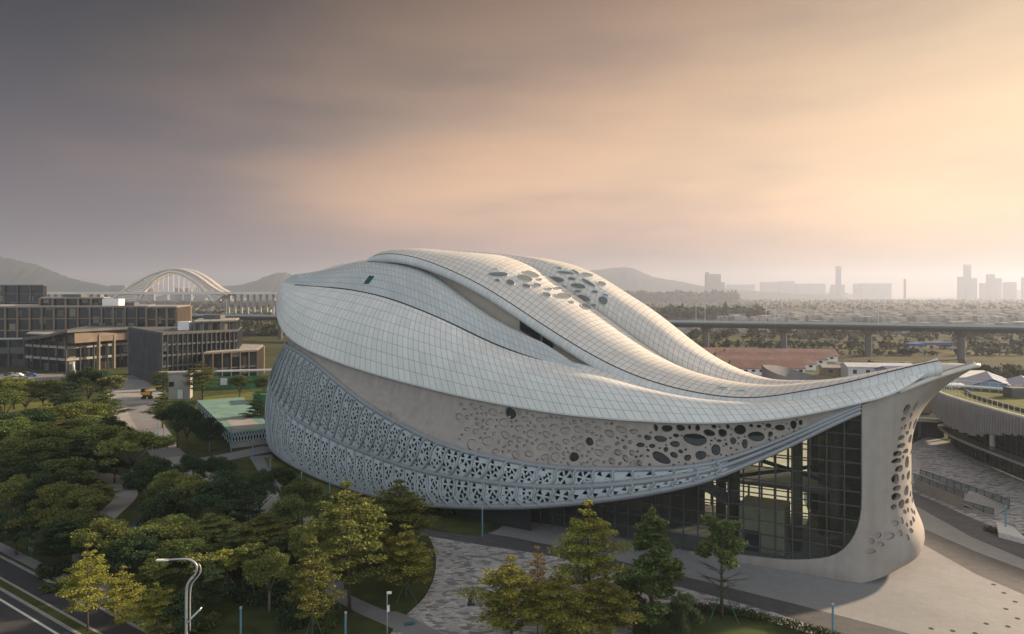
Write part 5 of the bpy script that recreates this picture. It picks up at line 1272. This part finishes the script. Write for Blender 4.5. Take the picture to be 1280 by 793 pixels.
# gabled sheds
def gable(px, Y, w, d, h, rise, rz, wallm_, roofm, label, name='shed', group=None, strips=0, wins=0, z0=0):
    p = X_(px, Y); t_ = empty(name, p, label, 'shed' if name == 'shed' else 'house', group); m_ = Matrix.Rotation(rz, 3, 'Z')
    def l(x, y, z): return p+m_ @ Vector((x, y, 0))+Vector((0, 0, z+z0))
    hw, hd = w/2, d/2
    MB().add([l(-hw, -hd, 0), l(hw, -hd, 0), l(hw, hd, 0), l(-hw, hd, 0), l(-hw, -hd, h), l(hw, -hd, h), l(hw, hd, h), l(-hw, hd, h), l(-hw, 0, h+rise), l(hw, 0, h+rise)], [(0, 1, 5, 4), (2, 3, 7, 6), (1, 2, 6, 9, 5), (3, 0, 4, 8, 7), (3, 2, 1, 0)]).build('wall', wallm_, t_)
    o = .5; e_ = rise/hd*o
    mb = MB()
    for s in (-1, 1):
        v = [l(-hw-o, s*(hd+o), h-e_), l(hw+o, s*(hd+o), h-e_), l(hw+o, 0, h+rise), l(-hw-o, 0, h+rise)]; v += [q+Vector((0, 0, .28)) for q in v]
        mb.add(v, [(3, 2, 1, 0), (4, 5, 6, 7), (0, 1, 5, 4), (1, 2, 6, 5), (2, 3, 7, 6), (3, 0, 4, 7)])
    rf = mb.build('roof', roofm, t_)
    if strips:
        for i in range(strips):
            x = -hw+(i+.5)*w/strips; s = MB(); v = [l(x-.35, -hd-o-.05, h-e_+.33), l(x+.35, -hd-o-.05, h-e_+.33), l(x+.35, -.1, h+rise+.29), l(x-.35, -.1, h+rise+.29)]; s.add(v, [(0, 1, 2, 3)]); s.build('roof_strip', 'white_sheet', rf)
    if wins:
        for k in range(wins):
            x = -hw+(k+.5)*w/wins; MB().add([l(x-.8, -hd-.06, h*.45), l(x+.8, -hd-.06, h*.45), l(x+.8, -hd-.06, h*.78), l(x-.8, -hd-.06, h*.78)], [(0, 1, 2, 3)]).build('window', 'dark_glass', t_)
    return t_
gable(1237, 226, 24, 16, 6.2, 3.2, 1.05, 'blue_wall', 'blue_metal', 'blue-walled shed with a dark blue roof and pale strips behind the round building', strips=3, wins=5)
gable(1282, 216, 24, 16, 6.0, 3.2, 1.05, 'blue_wall', 'blue_metal', 'second blue-roofed shed cut by the right border', strips=3, wins=4)
gable(1190, 255, 22, 18, 6.5, 1.2, .05, 'white_sheet', 'white_sheet', 'low white-roofed shed just behind the prow tip', wins=4)
gable(1172, 225, 14, 12, 6.0, 1.0, .05, 'concrete_tan', 'white_sheet', 'small pale shed between the prow and the round building', wins=3)
gable(1096, 300, 26, 9, 5.0, 1.2, -.1, 'white_sheet', 'white_sheet', 'long low shed with a pale blue roof beyond the swooping eave', wins=5)
gable(1128, 290, 16, 10, 4.5, 1.4, .1, 'blue_wall', 'blue_metal', 'small blue shed beside the long low pale shed', wins=3)
gable(1045, 310, 12, 8, 3.6, .8, -.2, 'concrete_tan', 'roof_grey', 'small flat hut at the end of the curved garden wall', wins=2)
# red-roofed terraces
for i, (px, Y, w, lb) in enumerate(((1000, 316, 30, 'front terrace house with red tile roof and white gable'), (1014, 337, 44, 'second red-roofed terrace behind the front one'), (1027, 358, 52, 'third red-roofed terrace, longest of the rows'), (1041, 379, 56, 'rearmost red-roofed terrace below the viaduct'))):
    gable(px-w/2*F/Y, Y, w, 10, 3.1, 3.0, -.06, 'white_paint', ('red_tile', 'red_tile_pale')[i % 2], lb, 'terrace_house', 'red roofed terraces', wins=9)
gable(905, 385, 34, 12, 3.4, 2.8, -.1, 'white_sheet', 'red_tile', 'left red-roofed terrace half hidden by the roof shell', 'terrace_house', 'red roofed terraces', wins=6)
p = X_(915, 322); sb = empty('site_fence', p, 'turquoise site fence in front of the red-roofed terraces', 'fence'); MB().beam(X_(868, 330)+Vector((0, 0, 2)), X_(952, 314)+Vector((0, 0, 2)), .2, 4).build('panel_run', 'teal_panel', sb); MB().beam(X_(868, 330)+Vector((0, -.1, 4.1)), X_(952, 314)+Vector((0, -.1, 4.1)), .3, .3).build('top_rail', 'white_sheet', sb)
for i in range(8):
    p = X_(972+i*5.2, 395); MB_ = MB().box((p.x, p.y, 1.6), (1.9, 2.4, 3.2)); o = MB_.build('site_cabin', 'white_paint', None, Vector((p.x, p.y, 0))); tag(o, 'tiny white site cabin in the row behind the red roofs', 'cabin', 'row of white cabins')
    MB().box((p.x, p.y, 3.4), (2.2, 2.7, .25)).build('roof', 'roof_grey', o, Vector((p.x, p.y, 0)))
# curved garden wall
CW = empty('curved_garden_wall', G(985, 482), 'curved grey garden wall with a lawn inside beyond the roof', 'wall')
def arcwall(pts, m, name):
    c = spline([Vector(p) for p in pts], 30); MB().grid([[Vector((p.x, p.y, 0)) for p in c], c, [p+Vector((0, .8, 0)) for p in c], [Vector((p.x, p.y+.8, 0)) for p in c]]).build(name, m, CW, smooth=False)
arcwall([P(953, 457, 272)*1, P(958, 461, 268), P(970, 467, 264), P(990, 473, 260), P(1015, 477, 258), P(1045, 478, 258)], 'path_grey', 'front_wall')
arcwall([P(953, 456.5, 273), P(966, 457, 280), P(985, 460, 288), P(1005, 466, 290), P(1030, 471, 285), P(1052, 473, 275)], 'path_grey', 'rear_wall')
arcwall([P(940, 466.5, 262), P(955, 472, 256), P(975, 477, 252), P(1000, 481, 250), P(1030, 483, 250)], 'path_pale', 'outer_kerb_wall')
MB().add([G(960, 480), G(1000, 486), G(1050, 486), G(1045, 470), G(990, 462)], [(0, 1, 2, 3, 4)]).build('inner_lawn', 'grass_bright', CW).location.z += .05
# ------------------------------------------------------------------ viaduct with its piers and lamps
VI = empty('viaduct', (100, 430, 0), 'long grey elevated viaduct crossing behind the hall from border to border', 'viaduct')
vp = spline([X_(1420, 352), X_(1290, 372), X_(1132, 398), X_(980, 424), X_(840, 446), X_(640, 492), X_(420, 545), X_(235, 590), X_(130, 640)], 120)
def off(i, d): t = (vp[min(i+1, 119)]-vp[max(i-1, 0)]).normalized(); return vp[i]+Vector((-t.y, t.x, 0))*d
sec = ((-7, 17.6), (-7, 18.3), (-6.6, 18.3), (-6.5, 17.4), (6.5, 17.4), (6.6, 18.3), (7, 18.3), (7, 17.4), (3.5, 15.2), (-3.5, 15.2), (-7, 17.0), (-7, 17.6))
MB().grid([[off(i, d)+Vector((0, 0, z-.5)) for i in range(120)] for d, z in sec]).build('deck', 'viaduct_concrete', VI)
MB().grid([[off(i, d)+Vector((0, 0, z)) for i in range(120)] for d, z in ((-7.02, 17.9), (-7.02, 18.9), (-6.7, 18.9))]).build('parapet', 'lattice_metal', VI)
MB().grid([[off(i, d)+Vector((0, 0, z)) for i in range(120)] for d, z in ((7.02, 17.9), (7.02, 18.9), (6.7, 18.9))]).build('parapet', 'lattice_metal', VI)
dd = np.concatenate([[0], np.cumsum([(vp[i+1]-vp[i]).length for i in range(119)])])
for s in np.arange(22, dd[-1]-10, 46):
    i = int(np.searchsorted(dd, s)); mb = MB(); mb.cyl(vp[i], 1.9, 12.5, 12); mb.tube([vp[i]+Vector((0, 0, 12)), vp[i]+Vector((0, 0, 14.7))], [1.9, 3.6], 12); mb.build('pier', 'viaduct_concrete', VI)
LPV = None
for px, lb in ((872, 'thin lamp mast on the viaduct nearest the roof slope'), (885, 'second thin lamp mast on the viaduct from the roof slope'), (958, 'thin lamp mast on the viaduct, left of a close pair'), (965, 'thin lamp mast on the viaduct, right of a close pair'), (1224, 'thin lamp mast on the viaduct near the far skyline towers'), (1100, 'thin lamp mast in the middle of the viaduct stretch'), (250, 'thin lamp mast on the viaduct behind the glass block'), (290, 'thin lamp mast on the viaduct below the arch bridge foot')):
    i = min(range(120), key=lambda k: abs(CX+F*vp[k].x/vp[k].y-px)); q_ = off(i, 6.9)+Vector((0, 0, 18.3))
    if LPV is None:
        LPV = empty('lamp_mast', q_, lb, 'lamp mast', 'lamp masts on the viaduct'); MB().tube([(0, 0, 0), (0, 0, 11)], [.16, .1], 6).build('mast', 'white_paint', LPV, Vector((0, 0, 0))); MB().beam((0, 0, 11), (1.6, 0, 11.3), .2, .12).build('lamp_arm', 'white_paint', LPV, Vector((0, 0, 0)))
    else: copy_thing(LPV, q_, lb, (1, 1, 1), 0, 'lamp masts on the viaduct')
# ------------------------------------------------------------------ arch bridge
AB = empty('arch_bridge', (-500, 1050, 0), 'white arch bridge with trussed legs rising far left in front of the hills', 'bridge')
YB = 1050
def B(px, py, dy=0): return P(px, py, YB+dy) if not dy else P(px, py, YB)+Vector((0, dy, 0))
# arch: two leaning trussed ribs between the same abutments
for dy, sh in ((0, 0), (26, -14)):
    out_ = spline([B(140+sh, 374, dy), B(160+sh*.8, 360, dy), B(185+sh*.5, 345, dy), B(205+sh*.2, 338, dy), B(222, 336.6, dy), B(240, 342, dy), B(256, 352, dy), B(270, 362, dy), B(285, 369, dy)], 40)
    in_ = spline([B(174+sh, 377, dy), B(180+sh*.8, 364, dy), B(190+sh*.5, 352, dy), B(203+sh*.2, 343, dy), B(217, 340, dy), B(234, 346.5, dy), B(248, 356, dy), B(258, 366, dy), B(267, 378, dy)], 40)
    rb2 = MB(); rb2.tube(out_, 2.3, 6); rb2.tube(in_, 2.3, 6); AR = rb2.build('arch_rib', 'bridge_white', AB, smooth=True)
    wb_ = MB()
    for i in range(0, 39): wb_.tube([out_[i], in_[i+1]], 1.0, 4); wb_.tube([in_[i], out_[i]], .95, 4)
    wb_.build('truss_web', 'bridge_white', AR)
    hg = MB()
    for i in range(9, 32, 2): hg.tube([in_[i], Vector((in_[i].x, in_[i].y, z_(367, YB)))], .4, 4)
    hg.build('hanger', 'bridge_white', AB)
MB().beam(B(20, 366.5, 15), B(380, 366.5, 15), 34, 3.4).build('deck', 'bridge_white', AB)
for px in list(range(60, 140, 9))+list(range(287, 360, 8)): q_ = B(px, 368, 15); MB().box((q_.x-4, q_.y-8, q_.z/2), (2.6, 3, q_.z-1)).build('pier', 'concrete', AB)
# ------------------------------------------------------------------ hills
def hill(name, prof, Y, depth, seed):
    rg = np.random.default_rng(seed); pts = spline([P(x, y, Y) for x, y in prof], 90); rows = []
    for k, u in enumerate((-1, -.75, -.5, -.25, 0, .5, 1)):
        r = []
        for j, p in enumerate(pts):
            hgt = max(0, p.z)*(1-abs(u))**1.25; jit = rg.normal()*p.z*.03*(1-abs(u)) if abs(u) > 0 else rg.normal()*p.z*.008
            r.append(Vector((p.x*(1+u*depth/Y*.5)+rg.normal()*6, Y+u*depth, max(-.5, hgt+jit))))
        rows.append(r)
    tag(MB().grid(rows).build(name, 'hazy_hill_forest', smooth=True), kind='structure')
hill('hill', [(-120,340),(-70,326),(-20,318),(10,323),(45,331),(75,343),(100,351),(125,356),(150,362),(175,368.5)], 4200, 800, 1)
hill('hill', [(205,369),(240,361),(275,358),(300,356),(325,349),(350,340.5),(366,344),(385,352),(410,362),(440,369)], 5000, 700, 2)
hill('hill', [(330,369),(360,352),(385,344),(410,335),(432,329),(450,330),(470,336),(500,345),(540,358),(600,369)], 6000, 700, 3)
hill('hill', [(640,369),(690,350),(720,342),(750,337),(780,334.5),(792,335.5),(806,342),(825,348),(850,352),(880,358),(920,362),(980,366),(1040,369)], 5600, 700, 4)
# ------------------------------------------------------------------ skyline
def tower(px, w, ytop, Y0, label, ybase=None, caps=(), name='skyline_tower', group='hazy skyline towers'):
    Y = Y0*1.08; p = X_(px, Y); h = z_(ytop, Y); wd = w/F*Y; t_ = empty(name, p, label, 'tower', group)
    MB().box((p.x, p.y, h/2), (wd, wd*.7, h)).build('shaft', 'tower_haze_grey', t_)
    bands = MB()
    for i in range(1, max(2, int(h/14))): bands.box((p.x, p.y-wd*.35, i*14), (wd*.94, 1.6, 4.5))
    bands.build('window_bands', 'concrete_dark', t_)
    for dx, cw, cy in caps: MB().box((p.x+dx/F*Y, p.y+3, z_(cy, Y)/2), (cw/F*Y, wd*.6, z_(cy, Y))).build('setback', 'tower_haze_grey', t_)
for a in ((891, 17, 343, 4300, 'dark square tower block with rooftop cranes in the middle of the skyline', None, ((-7, 2, 340.5), (11, 5, 353))),
          (1048, 5.5, 333, 5200, 'single slender tall tower in the middle of the skyline'),
          (1047, 14, 356, 5600, 'wide low block at the foot of the slender tall tower'),
          (1209, 7, 331, 4800, 'tallest tower of the right skyline with stepped shoulders', None, ((-6, 10, 346), (7, 9, 348))),
          (1238, 8, 343, 4800, 'flat-topped tower second from the stepped tower', None, ((9, 8, 348),)),
          (1229, 7, 354, 5000, 'short block between the stepped and the flat-topped tower'),
          (1262, 12, 353, 4900, 'broad low tower near the right border'),
          (1280, 5, 347, 4800, 'tower cut by the right border'),
          (1131, 2.2, 349, 4500, 'needle-thin chimney between the two skyline groups'),
          (860, 22, 357, 6000, 'pale low block at the left end of the skyline'),
          (925, 30, 356, 6200, 'pale long block right of the dark square tower'),
          (961, 18, 353, 6200, 'pale block with a notched top in the skyline'),
          (982, 18, 352, 6200, 'twin pale block in the middle of the skyline'),
          (1010, 34, 355, 6200, 'long pale row of blocks left of the slender tower'),
          (1090, 36, 354.5, 6000, 'long pale row of blocks right of the slender tower'),
          (1074, 10, 357, 6000, 'small pale block right of the slender tower'),
          (190, 7, 361, 3000, 'grey block seen under the left half of the arch'),
          (224, 8, 360, 3000, 'grey block seen under the middle of the arch'),
          (236, 8, 360.5, 3000, 'grey block seen under the right half of the arch'),
          (150, 20, 357, 3200, 'low distant block left of the arch bridge')):
    tower(*a)
r_ = random.Random(21); cb = MB()
for i in range(64):
    px = r_.choice((r_.uniform(850, 1120), r_.uniform(850, 1120), r_.uniform(1180, 1320), r_.uniform(120, 345))); Y = r_.uniform(6500, 7600) if px > 400 else r_.uniform(3300, 4000); h = r_.uniform(.35, 1.0)**1.3*(95 if px > 400 else 40); w_ = r_.uniform(25, 70); p = X_(px, Y)
    cb.box((p.x, p.y, h/2), (w_, 30, h))
tag(cb.build('far_city_blocks', 'tower_haze_grey'), kind='stuff')
# ------------------------------------------------------------------ far land: woods, belts of houses, hedges
def far_wood(name, regions, n, seed, size, kind='stuff'):
    r = np.random.default_rng(seed); Q = []; 
    for (x0, x1, Y0, Y1, h, dens) in regions:
        m = int(n*dens); px = r.uniform(x0, x1, m); Y = r.uniform(Y0, Y1, m); X = (px-CX)/F*Y
        for x, y in zip(X, Y):
            hh = h*r.uniform(.5, 1.2); k = 14; d = r.normal(size=(k, 3)); d /= np.linalg.norm(d, axis=1)[:, None]
            c = np.array([x, y, hh*.55])+d*np.array([hh*.55, hh*.55, hh*.45])*r.random((k, 1))**.4
            a = r.random((k, 1))*6.28; s = size*hh*r.uniform(.5, 1.1, (k, 1))
            u = np.concatenate([np.cos(a), np.sin(a), r.normal(size=(k, 1))*.3], 1)*s; b = np.concatenate([-np.sin(a)*.5, np.cos(a)*.5, r.normal(size=(k, 1))*.6], 1)*s
            Q.append(np.stack([c-u, c+b, c+u, c-b], 1).reshape(-1, 3))
    q = np.concatenate(Q); q[:, 2] = np.maximum(q[:, 2], .05); o = bpy.data.objects.new(name, mesh_np(name, q, np.arange(len(q)).reshape(-1, 4), 'leaf_far')); COL.objects.link(o); tag(o, kind=kind)
far_wood('far_woodland', [(760, 1320, 560, 700, 6, .12), (760, 1320, 1500, 2600, 7, .22), (760, 1320, 2600, 4300, 9, .3), (-40, 420, 700, 1300, 8, .5), (-40, 420, 1500, 3000, 11, .5), (780, 920, 3000, 3300, 40, .12), (780, 960, 1000, 1150, 14, .1), (230, 360, 600, 660, 8, .1)], 2400, 5, .38)
far_wood('tree_belt', [(850, 1330, 458, 472, 5, .22), (1000, 1330, 408, 418, 4, .10), (850, 1330, 530, 548, 6, .10), (1060, 1330, 310, 330, 4, .12), (1195, 1330, 270, 300, 5, .12)], 700, 6, .34)
tag(strip('field', [(850,437),(1000,437),(1150,440),(1300,446)], 14, 'grass_bright', .06), kind='structure')
tag(strip('field', [(860,399),(1000,400),(1150,400),(1300,401)], 26, 'sand_soil', .05), kind='structure')
tag(strip('sandy_ground', [(1040,452),(1150,455),(1300,462)], 22, 'sand_soil', .05), kind='structure')
tag(strip('sandy_ground', [(860,458),(950,470),(1060,488)], 60, 'path_pale', .04), kind='structure')
def house_mass(name, n, px0, px1, Y0, Y1, seed, m):
    r = random.Random(seed); mb = MB()
    for i in range(n):
        Y = r.uniform(Y0, Y1); p = X_(r.uniform(px0, px1), Y); h = r.uniform(3, 8); w_, d = r.uniform(6, 18), r.uniform(6, 12); rz = r.choice((-.1, .1, .3))
        mb.box((p.x, p.y, h/2), (w_, d, h), rz)
    tag(mb.build(name, m), kind='stuff')
house_mass('far_town', 620, 900, 1330, 900, 1320, 9, 'far_house'); house_mass('far_town', 200, 780, 1330, 640, 760, 12, 'far_house'); house_mass('far_town', 110, -40, 380, 900, 1900, 10, 'far_house')
for px, Y, w_, lb in ((918, 700, 12, 'blue flat shed in the far belt left of the lamp pair'), (1165, 440, 24, 'bright blue flat canopy under the viaduct'), (1142, 430, 9, 'small blue canopy left of the bright blue one under the viaduct')):
    p = X_(px, Y); t_ = empty('blue_canopy', p, lb, 'canopy'); MB().box((p.x, p.y, 5), (w_, 8, 1.6)).build('roof', 'blue_metal', t_)
    for dx in (-.45, .45): MB().cyl((p.x+w_*dx, p.y-3, 0), .3, 4.4, 8).build('post', 'white_sheet', t_)
for k in HIDE: pass
for k in PROTO:
    if k not in used:
        for c in list(PROTO[k][0].children): bpy.data.objects.remove(c)
        bpy.data.objects.remove(PROTO[k][0])
# ------------------------------------------------------------------ camera
cam = bpy.data.cameras.new('camera'); co = bpy.data.objects.new('camera', cam); COL.objects.link(co)
co.location = (0, 0, H); co.rotation_euler = (R(90), 0, 0); cam.lens = F/1280*36; cam.sensor_width = 36
cam.shift_y = -(396.5-HY)/1280; cam.clip_start = .5; cam.clip_end = 30000; scene.camera = co
# ------------------------------------------------------------------ sun and sky
AZ, EL = R(62), R(20)
SD = Vector((math.sin(AZ)*math.cos(EL), math.cos(AZ)*math.cos(EL), math.sin(EL)))
sl = bpy.data.lights.new('sun', 'SUN'); sl.energy = SUN_E; sl.angle = R(3.0); sl.color = (1.0, .76, .52)
so = bpy.data.objects.new('sun', sl); COL.objects.link(so); so.rotation_euler = (-SD).to_track_quat('-Z', 'Y').to_euler(); so.location = (200, 100, 300)
w = bpy.data.worlds.new('World'); scene.world = w; w.use_nodes = True; t = w.node_tree; t.nodes.clear()
tc = N(t, 'ShaderNodeTexCoord'); dirv = tc.outputs['Generated']
s = N(t, 'ShaderNodeSeparateXYZ'); t.links.new(dirv, s.inputs[0])
z = s.outputs[2]
flat = N(t, 'ShaderNodeCombineXYZ'); t.links.new(s.outputs[0], flat.inputs[0]); t.links.new(s.outputs[1], flat.inputs[1])
nm = N(t, 'ShaderNodeVectorMath', operation='NORMALIZE'); t.links.new(flat.outputs[0], nm.inputs[0])
dp = N(t, 'ShaderNodeVectorMath', operation='DOT_PRODUCT'); t.links.new(nm.outputs[0], dp.inputs[0]); dp.inputs[1].default_value = (math.sin(R(55)), math.cos(R(55)), 0)
# drifting cloud sheets: stretched noise on the sky's own directions
mp = N(t, 'ShaderNodeMapping'); mp.inputs['Scale'].default_value = (1.6, 1.6, 6.0); mp.inputs['Rotation'].default_value = (R(4), R(-7), 0); t.links.new(dirv, mp.inputs[0])
n1 = noise(t, 1.15, 5, mp.outputs[0], .42)
mp2 = N(t, 'ShaderNodeMapping'); mp2.inputs['Scale'].default_value = (2.2, 2.2, 16); mp2.inputs['Rotation'].default_value = (R(-3), R(9), 0); t.links.new(dirv, mp2.inputs[0])
n2 = noise(t, 2.2, 5, mp2.outputs[0], .5)
nn = math_(t, 'SUBTRACT', math_(t, 'ADD', math_(t, 'MULTIPLY', n1, .86), math_(t, 'MULTIPLY', n2, .14)), .5)
zz_ = math_(t, 'ADD', z, math_(t, 'MULTIPLY', nn, .20))
zz_ = math_(t, 'MAXIMUM', zz_, 0.0)
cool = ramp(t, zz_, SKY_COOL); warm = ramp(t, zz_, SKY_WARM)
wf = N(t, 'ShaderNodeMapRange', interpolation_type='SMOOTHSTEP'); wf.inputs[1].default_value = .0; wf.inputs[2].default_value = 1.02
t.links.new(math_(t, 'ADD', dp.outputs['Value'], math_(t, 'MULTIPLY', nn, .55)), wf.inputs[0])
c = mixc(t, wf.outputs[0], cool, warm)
# the glow around the veiled sun
gd = Vector((math.sin(R(38))*math.cos(R(10.5)), math.cos(R(38))*math.cos(R(10.5)), math.sin(R(10.5))))
g2 = N(t, 'ShaderNodeVectorMath', operation='DOT_PRODUCT'); t.links.new(dirv, g2.inputs[0]); g2.inputs[1].default_value = gd
ga = math_(t, 'POWER', math_(t, 'MAXIMUM', g2.outputs['Value'], 0.0), 20.0)
c = mixc(t, math_(t, 'MULTIPLY', ga, .5), c, (.95*K_, .74*K_, .46*K_))
c = mixc(t, 1.0, c, ramp(t, math_(t, 'ADD', nn, .5), [(.32, (.62, .64, .70)), (.5, (1, 1, 1)), (.66, (1.28, 1.20, 1.12))]), 'MULTIPLY')
# the open sky behind the camera is brighter and cooler
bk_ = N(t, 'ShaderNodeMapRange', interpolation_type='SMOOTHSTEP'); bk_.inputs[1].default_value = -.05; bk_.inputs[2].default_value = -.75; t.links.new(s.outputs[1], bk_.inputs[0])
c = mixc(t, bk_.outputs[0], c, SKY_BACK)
sky = N(t, 'ShaderNodeTexSky', sky_type='NISHITA'); sky.sun_disc = False; sky.sun_elevation = EL; sky.sun_rotation = AZ; sky.air_density = 1.5; sky.dust_density = 4
b1 = N(t, 'ShaderNodeBackground'); t.links.new(sky.outputs[0], b1.inputs[0]); b1.inputs[1].default_value = SKY_STR
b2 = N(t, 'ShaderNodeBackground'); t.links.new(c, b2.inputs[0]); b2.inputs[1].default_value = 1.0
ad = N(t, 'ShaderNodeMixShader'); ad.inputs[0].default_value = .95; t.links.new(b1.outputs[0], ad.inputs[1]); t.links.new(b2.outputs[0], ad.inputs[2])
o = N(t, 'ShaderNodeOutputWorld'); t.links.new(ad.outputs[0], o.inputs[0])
# ------------------------------------------------------------------ haze
if HAZE > 0:
    m = bpy.data.materials.new('haze_air'); t = nt(m); pv = N(t, 'ShaderNodeVolumePrincipled'); o = N(t, 'ShaderNodeOutputMaterial')
    pv.inputs['Color'].default_value = (.68, .78, 1.0, 1); pv.inputs['Density'].default_value = HAZE; pv.inputs['Anisotropy'].default_value = .34
    t.links.new(pv.outputs[0], o.inputs['Volume']); M['haze_air'] = m
    try: m.cycles.homogeneous_volume = True
    except Exception: pass
    tag(MB().box((0, 4200, 141), (19600, 9200, 284)).build('haze', 'haze_air'), kind='stuff')
# ------------------------------------------------------------------ render settings
vs = scene.view_settings; vs.view_transform = 'Standard'; vs.look = 'None'; vs.exposure = EXPO; vs.gamma = 1.0; vs.use_curve_mapping = False
scene.render.engine = 'CYCLES'; cy = scene.cycles; cy.use_denoising = True
try: cy.denoiser = 'OPENIMAGEDENOISE'; cy.denoising_input_passes = 'RGB_ALBEDO_NORMAL'; cy.denoising_prefilter = 'ACCURATE'
except Exception: pass
cy.max_bounces = 6; cy.diffuse_bounces = 3; cy.glossy_bounces = 3; cy.transmission_bounces = 4; cy.transparent_max_bounces = 16; cy.volume_bounces = 0
cy.sample_clamp_indirect = 4; cy.use_adaptive_sampling = False; cy.caustics_reflective = False; cy.caustics_refractive = False
